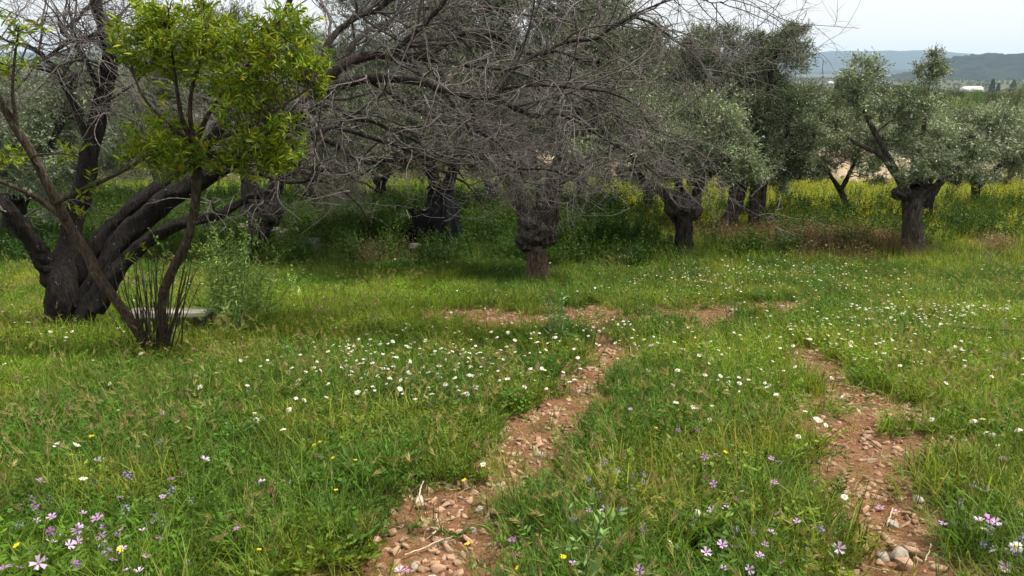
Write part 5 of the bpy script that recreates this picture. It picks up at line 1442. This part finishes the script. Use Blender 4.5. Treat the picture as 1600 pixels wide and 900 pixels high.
    # mallows, each where the photograph shows it
    ML = [(65, 752, 1.2), (152, 810, 1.1), (158, 838, 1.05), (122, 828, 1.1), (80, 848, .9), (108, 852, .85), (168, 865, 1.05), (60, 880, 1.2), (5, 888, 1.3), (130, 803, .8), (183, 803, .7), (182, 835, .7),
          (320, 718, 1.0), (285, 740, .9), (268, 748, .85), (402, 757, .85), (230, 872, 1.0), (228, 757, .8), (255, 818, .7), (255, 646, .9), (240, 650, .7), (155, 720, 1.0), (170, 718, .8), (585, 678, .9), (370, 826, .6), (410, 752, .7), (455, 755, .6),
          (1215, 722, 1.1), (1210, 753, 1.0), (1205, 717, .7), (1120, 711, .9), (1101, 714, .9), (1090, 672, .9), (1060, 672, .8), (1205, 833, 1.1), (1128, 852, 1.0), (1141, 840, .8), (1150, 855, .8), (1310, 857, 1.1), (1245, 815, .7), (1215, 803, .8), (1112, 797, .8), (1170, 890, .8),
          (1545, 812, 1.1), (1530, 814, .9), (1556, 816, .8), (1567, 717, .8), (1375, 793, .8), (1400, 800, .7), (1473, 818, .8), (800, 843, .9), (945, 795, .9), (920, 798, .7), (965, 735, .8), (1000, 892, 1.0), (625, 893, .9), (640, 893, .8), (895, 880, .7), (1573, 888, 1.2),
          (380, 540, 1.0), (376, 556, 1.1), (354, 546, 1.1), (512, 636, .9), (590, 632, .9), (468, 562, .8), (500, 480, .9), (718, 625, .7), (1017, 540, .9), (1165, 652, .8), (1345, 600, .9), (1250, 556, .9), (1560, 577, 1.0), (1390, 563, .8), (1075, 595, .8), (985, 640, .7), (1240, 660, .6)]
    ML += [(30 + 230 * rng.random(), 770 + 125 * rng.random(), .5 + .4 * rng.random()) for _ in range(34)] + [(1090 + 150 * rng.random(), 690 + 200 * rng.random(), .5 + .4 * rng.random()) for _ in range(12)]
    for i, (x, y, s) in enumerate(ML):
        if x < 470 and y > 590: lab, gr = 'pink-purple mallow flower in the grass of the left foreground', 'mallows of the left foreground'
        elif y > 590: lab, gr = 'pink-purple mallow flower in the grass beside the wheel tracks', 'mallows beside the wheel tracks'
        else: lab, gr = 'small pink mallow flower in the grass of the middle distance', 'mallows of the middle distance'
        place('mallow_flower', x, y, mal_one, lab, 'mallow', gr, s * (.72 if y > 590 else .85), None, mal_parts if y > 590 else None)
    # daisies: the near ones one by one, then drifts
    DN = [(10, 684), (90, 696), (130, 698), (118, 697), (215, 696), (313, 605), (312, 620), (278, 660), (295, 669), (307, 655), (400, 645), (400, 655), (205, 617), (442, 670), (130, 747), (120, 745), (73, 617), (285, 645), (22, 705),
          (1090, 802), (1291, 664), (1276, 656), (1281, 660), (1248, 681), (1213, 618), (1550, 678), (1520, 656), (1540, 675), (1571, 717), (1538, 827), (1552, 861), (1588, 854), (1570, 889), (1598, 803), (1314, 620), (1258, 642), (1535, 654), (1510, 690), (1560, 695), (1480, 640), (755, 726), (1048, 846), (875, 640), (853, 606), (890, 596), (1320, 776), (1340, 642), (1455, 655), (1567, 672), (1590, 670), (1578, 640), (1300, 590), (1110, 655), (1060, 640), (1155, 610), (1195, 600)]
    for x, y in DN:
        if x < 500: lab, gr = 'white daisy in the grass of the left foreground', 'daisies of the left foreground'
        else: lab, gr = 'white daisy in the grass beside and between the wheel tracks', 'daisies beside the wheel tracks'
        place('daisy', x, y, daisy_one, lab, 'daisy', gr, .6 + .3 * rng.random(), None, daisy_parts)
    drifts = [('left', 60, (590, 556, 105, 26)), ('left', 62, (740, 560, 110, 38)), ('left', 24, (640, 600, 130, 25)), ('left', 14, (60, 505, 40, 22)),
              ('right', 85, (1430, 490, 95, 13)), ('right', 55, (1330, 520, 110, 28)), ('right', 20, (1480, 560, 90, 30)), ('right', 26, (1150, 580, 110, 35)),
              ('mid', 24, (960, 522, 70, 12)), ('back', 55, (1100, 440, 90, 14)), ('back', 55, (1230, 425, 80, 14)), ('back', 25, (1330, 450, 90, 20))]
    labs = {'left': ('white daisy in the drift left of the dirt track', 'daisies in the left drift'), 'right': ('white daisy in the drift at the right of the meadow', 'daisies in the right drift'),
            'mid': ('white daisy just in front of the bare cross strip', 'daisies by the cross strip'), 'back': ('white daisy in the far grass before the olive trunks', 'daisies before the olives')}
    cand = []
    for key, n, (cx, cy, sx, sy) in drifts:
        for i in range(n * 2): cand.append((key, cx + rng.normal() * sx * .85, cy + rng.normal() * sy * .8))
    rng.shuffle(cand)
    cand = [c for c in cand if 398 < float(c[2]) < 640]
    cand = [(k, float(x), float(y)) for k, x, y in cand]
    indiv = sorted(cand[: len(cand)], key=lambda c: -c[2] + rng.normal() * 60)
    nleft = 300 - len(DN)
    for k, x, y in indiv[:nleft]:
        g = hit(x, y)
        if bare(g[0], g[1]) > .5: continue
        place('daisy', x, y, daisy_one, labs[k][0], 'daisy', labs[k][1], .5 + .38 * rng.random())
    rest = indiv[nleft:]
    far = MB(); petal_ring(far, 8, .004, .0225, .014, 0, WHITE); dome(far, .0075, .005, YC, .0005); stemm(far, .12); pf = far.mesh('far_daisy', M['petal_i']); proto('fdaisy', [pf])
    pts = []
    for k, x, y in rest:
        g = hit(x, y, .10); pts.append((g[0], g[1], float(G(g[0], g[1])) + .09 + .06 * rng.random()))
    x, y = sample(430, 3.6, 12.3, rng); kk = bare(x, y) < .4; x, y = x[kk], y[kk]
    pts = np.concatenate([np.array(pts), np.stack([x, y, G(x, y) + .08 + .06 * rng.random(len(x))], -1)])
    scatter('scattered_daisies', 'fdaisy', pts, .38 + .42 * rng.random(len(pts)), np.ones((len(pts), 3)), rng, 'countless small white daisies far out in the grass', .25)
    # vetch spikes and small yellow flowers
    def anywhere(n, boxes):
        out = []
        while len(out) < n:
            b = boxes[int(rng.integers(0, len(boxes)))]; x = b[0] + (b[2] - b[0]) * rng.random(); y = b[1] + (b[3] - b[1]) * rng.random()
            g = hit(x, y)
            if bare(g[0], g[1]) < .4: out.append((x, y))
        return out
    for x, y in anywhere(70, [(20, 640, 340, 890), (880, 690, 1010, 890), (1060, 640, 1300, 890), (470, 470, 600, 510), (1480, 760, 1600, 890), (1560, 460, 1600, 560), (880, 690, 1010, 800)]):
        lab, gr = ('small violet vetch spike in the left foreground grass', 'vetch of the left foreground') if x < 700 else ('small violet vetch spike in the grass near the wheel tracks', 'vetch near the wheel tracks')
        place('vetch_flower', x, y, vet_one, lab, 'vetch', gr, .5 + .4 * rng.random(), .06 + .10 * rng.random())
    for x, y in [(188, 858), (65, 885), (490, 695), (500, 690), (520, 715), (525, 765), (405, 858), (350, 857), (170, 612), (147, 632), (160, 650), (160, 680), (205, 657), (8, 650), (730, 849), (725, 750), (808, 887), (180, 615), (600, 590), (640, 560), (590, 575), (880, 870)] + anywhere(16, [(0, 560, 560, 880), (560, 540, 900, 600), (1000, 600, 1300, 760)]):
        lab, gr = ('small yellow flower in the grass left of the tracks', 'yellow flowers left of the tracks') if x < 640 else ('small yellow flower in the grass near the wheel tracks', 'yellow flowers near the tracks')
        place('yellow_flower', x, y, yel_one, lab, 'flower', gr, .55 + .35 * rng.random())
flowers()

# ------------------------------------------------------------------ haze
def haze():
    m, n, l = mat_new('valley_haze')
    v = N(n, 'ShaderNodeVolumePrincipled'); v.inputs['Color'].default_value = (.60, .80, 1.0, 1); v.inputs['Density'].default_value = 8.0e-5
    v.inputs['Anisotropy'].default_value = .1
    o = N(n, 'ShaderNodeOutputMaterial'); l.new(v.outputs[0], o.inputs['Volume'])
    mb = MB(); box(mb, (0, 4700, 105), (25000, 12400, 330)); h = mb.build('haze', m)
    kind(h, 'stuff', 'pale blue haze over the valley')
haze()

for o in EMPTIES:
    if '_o' in o: del o['_o']
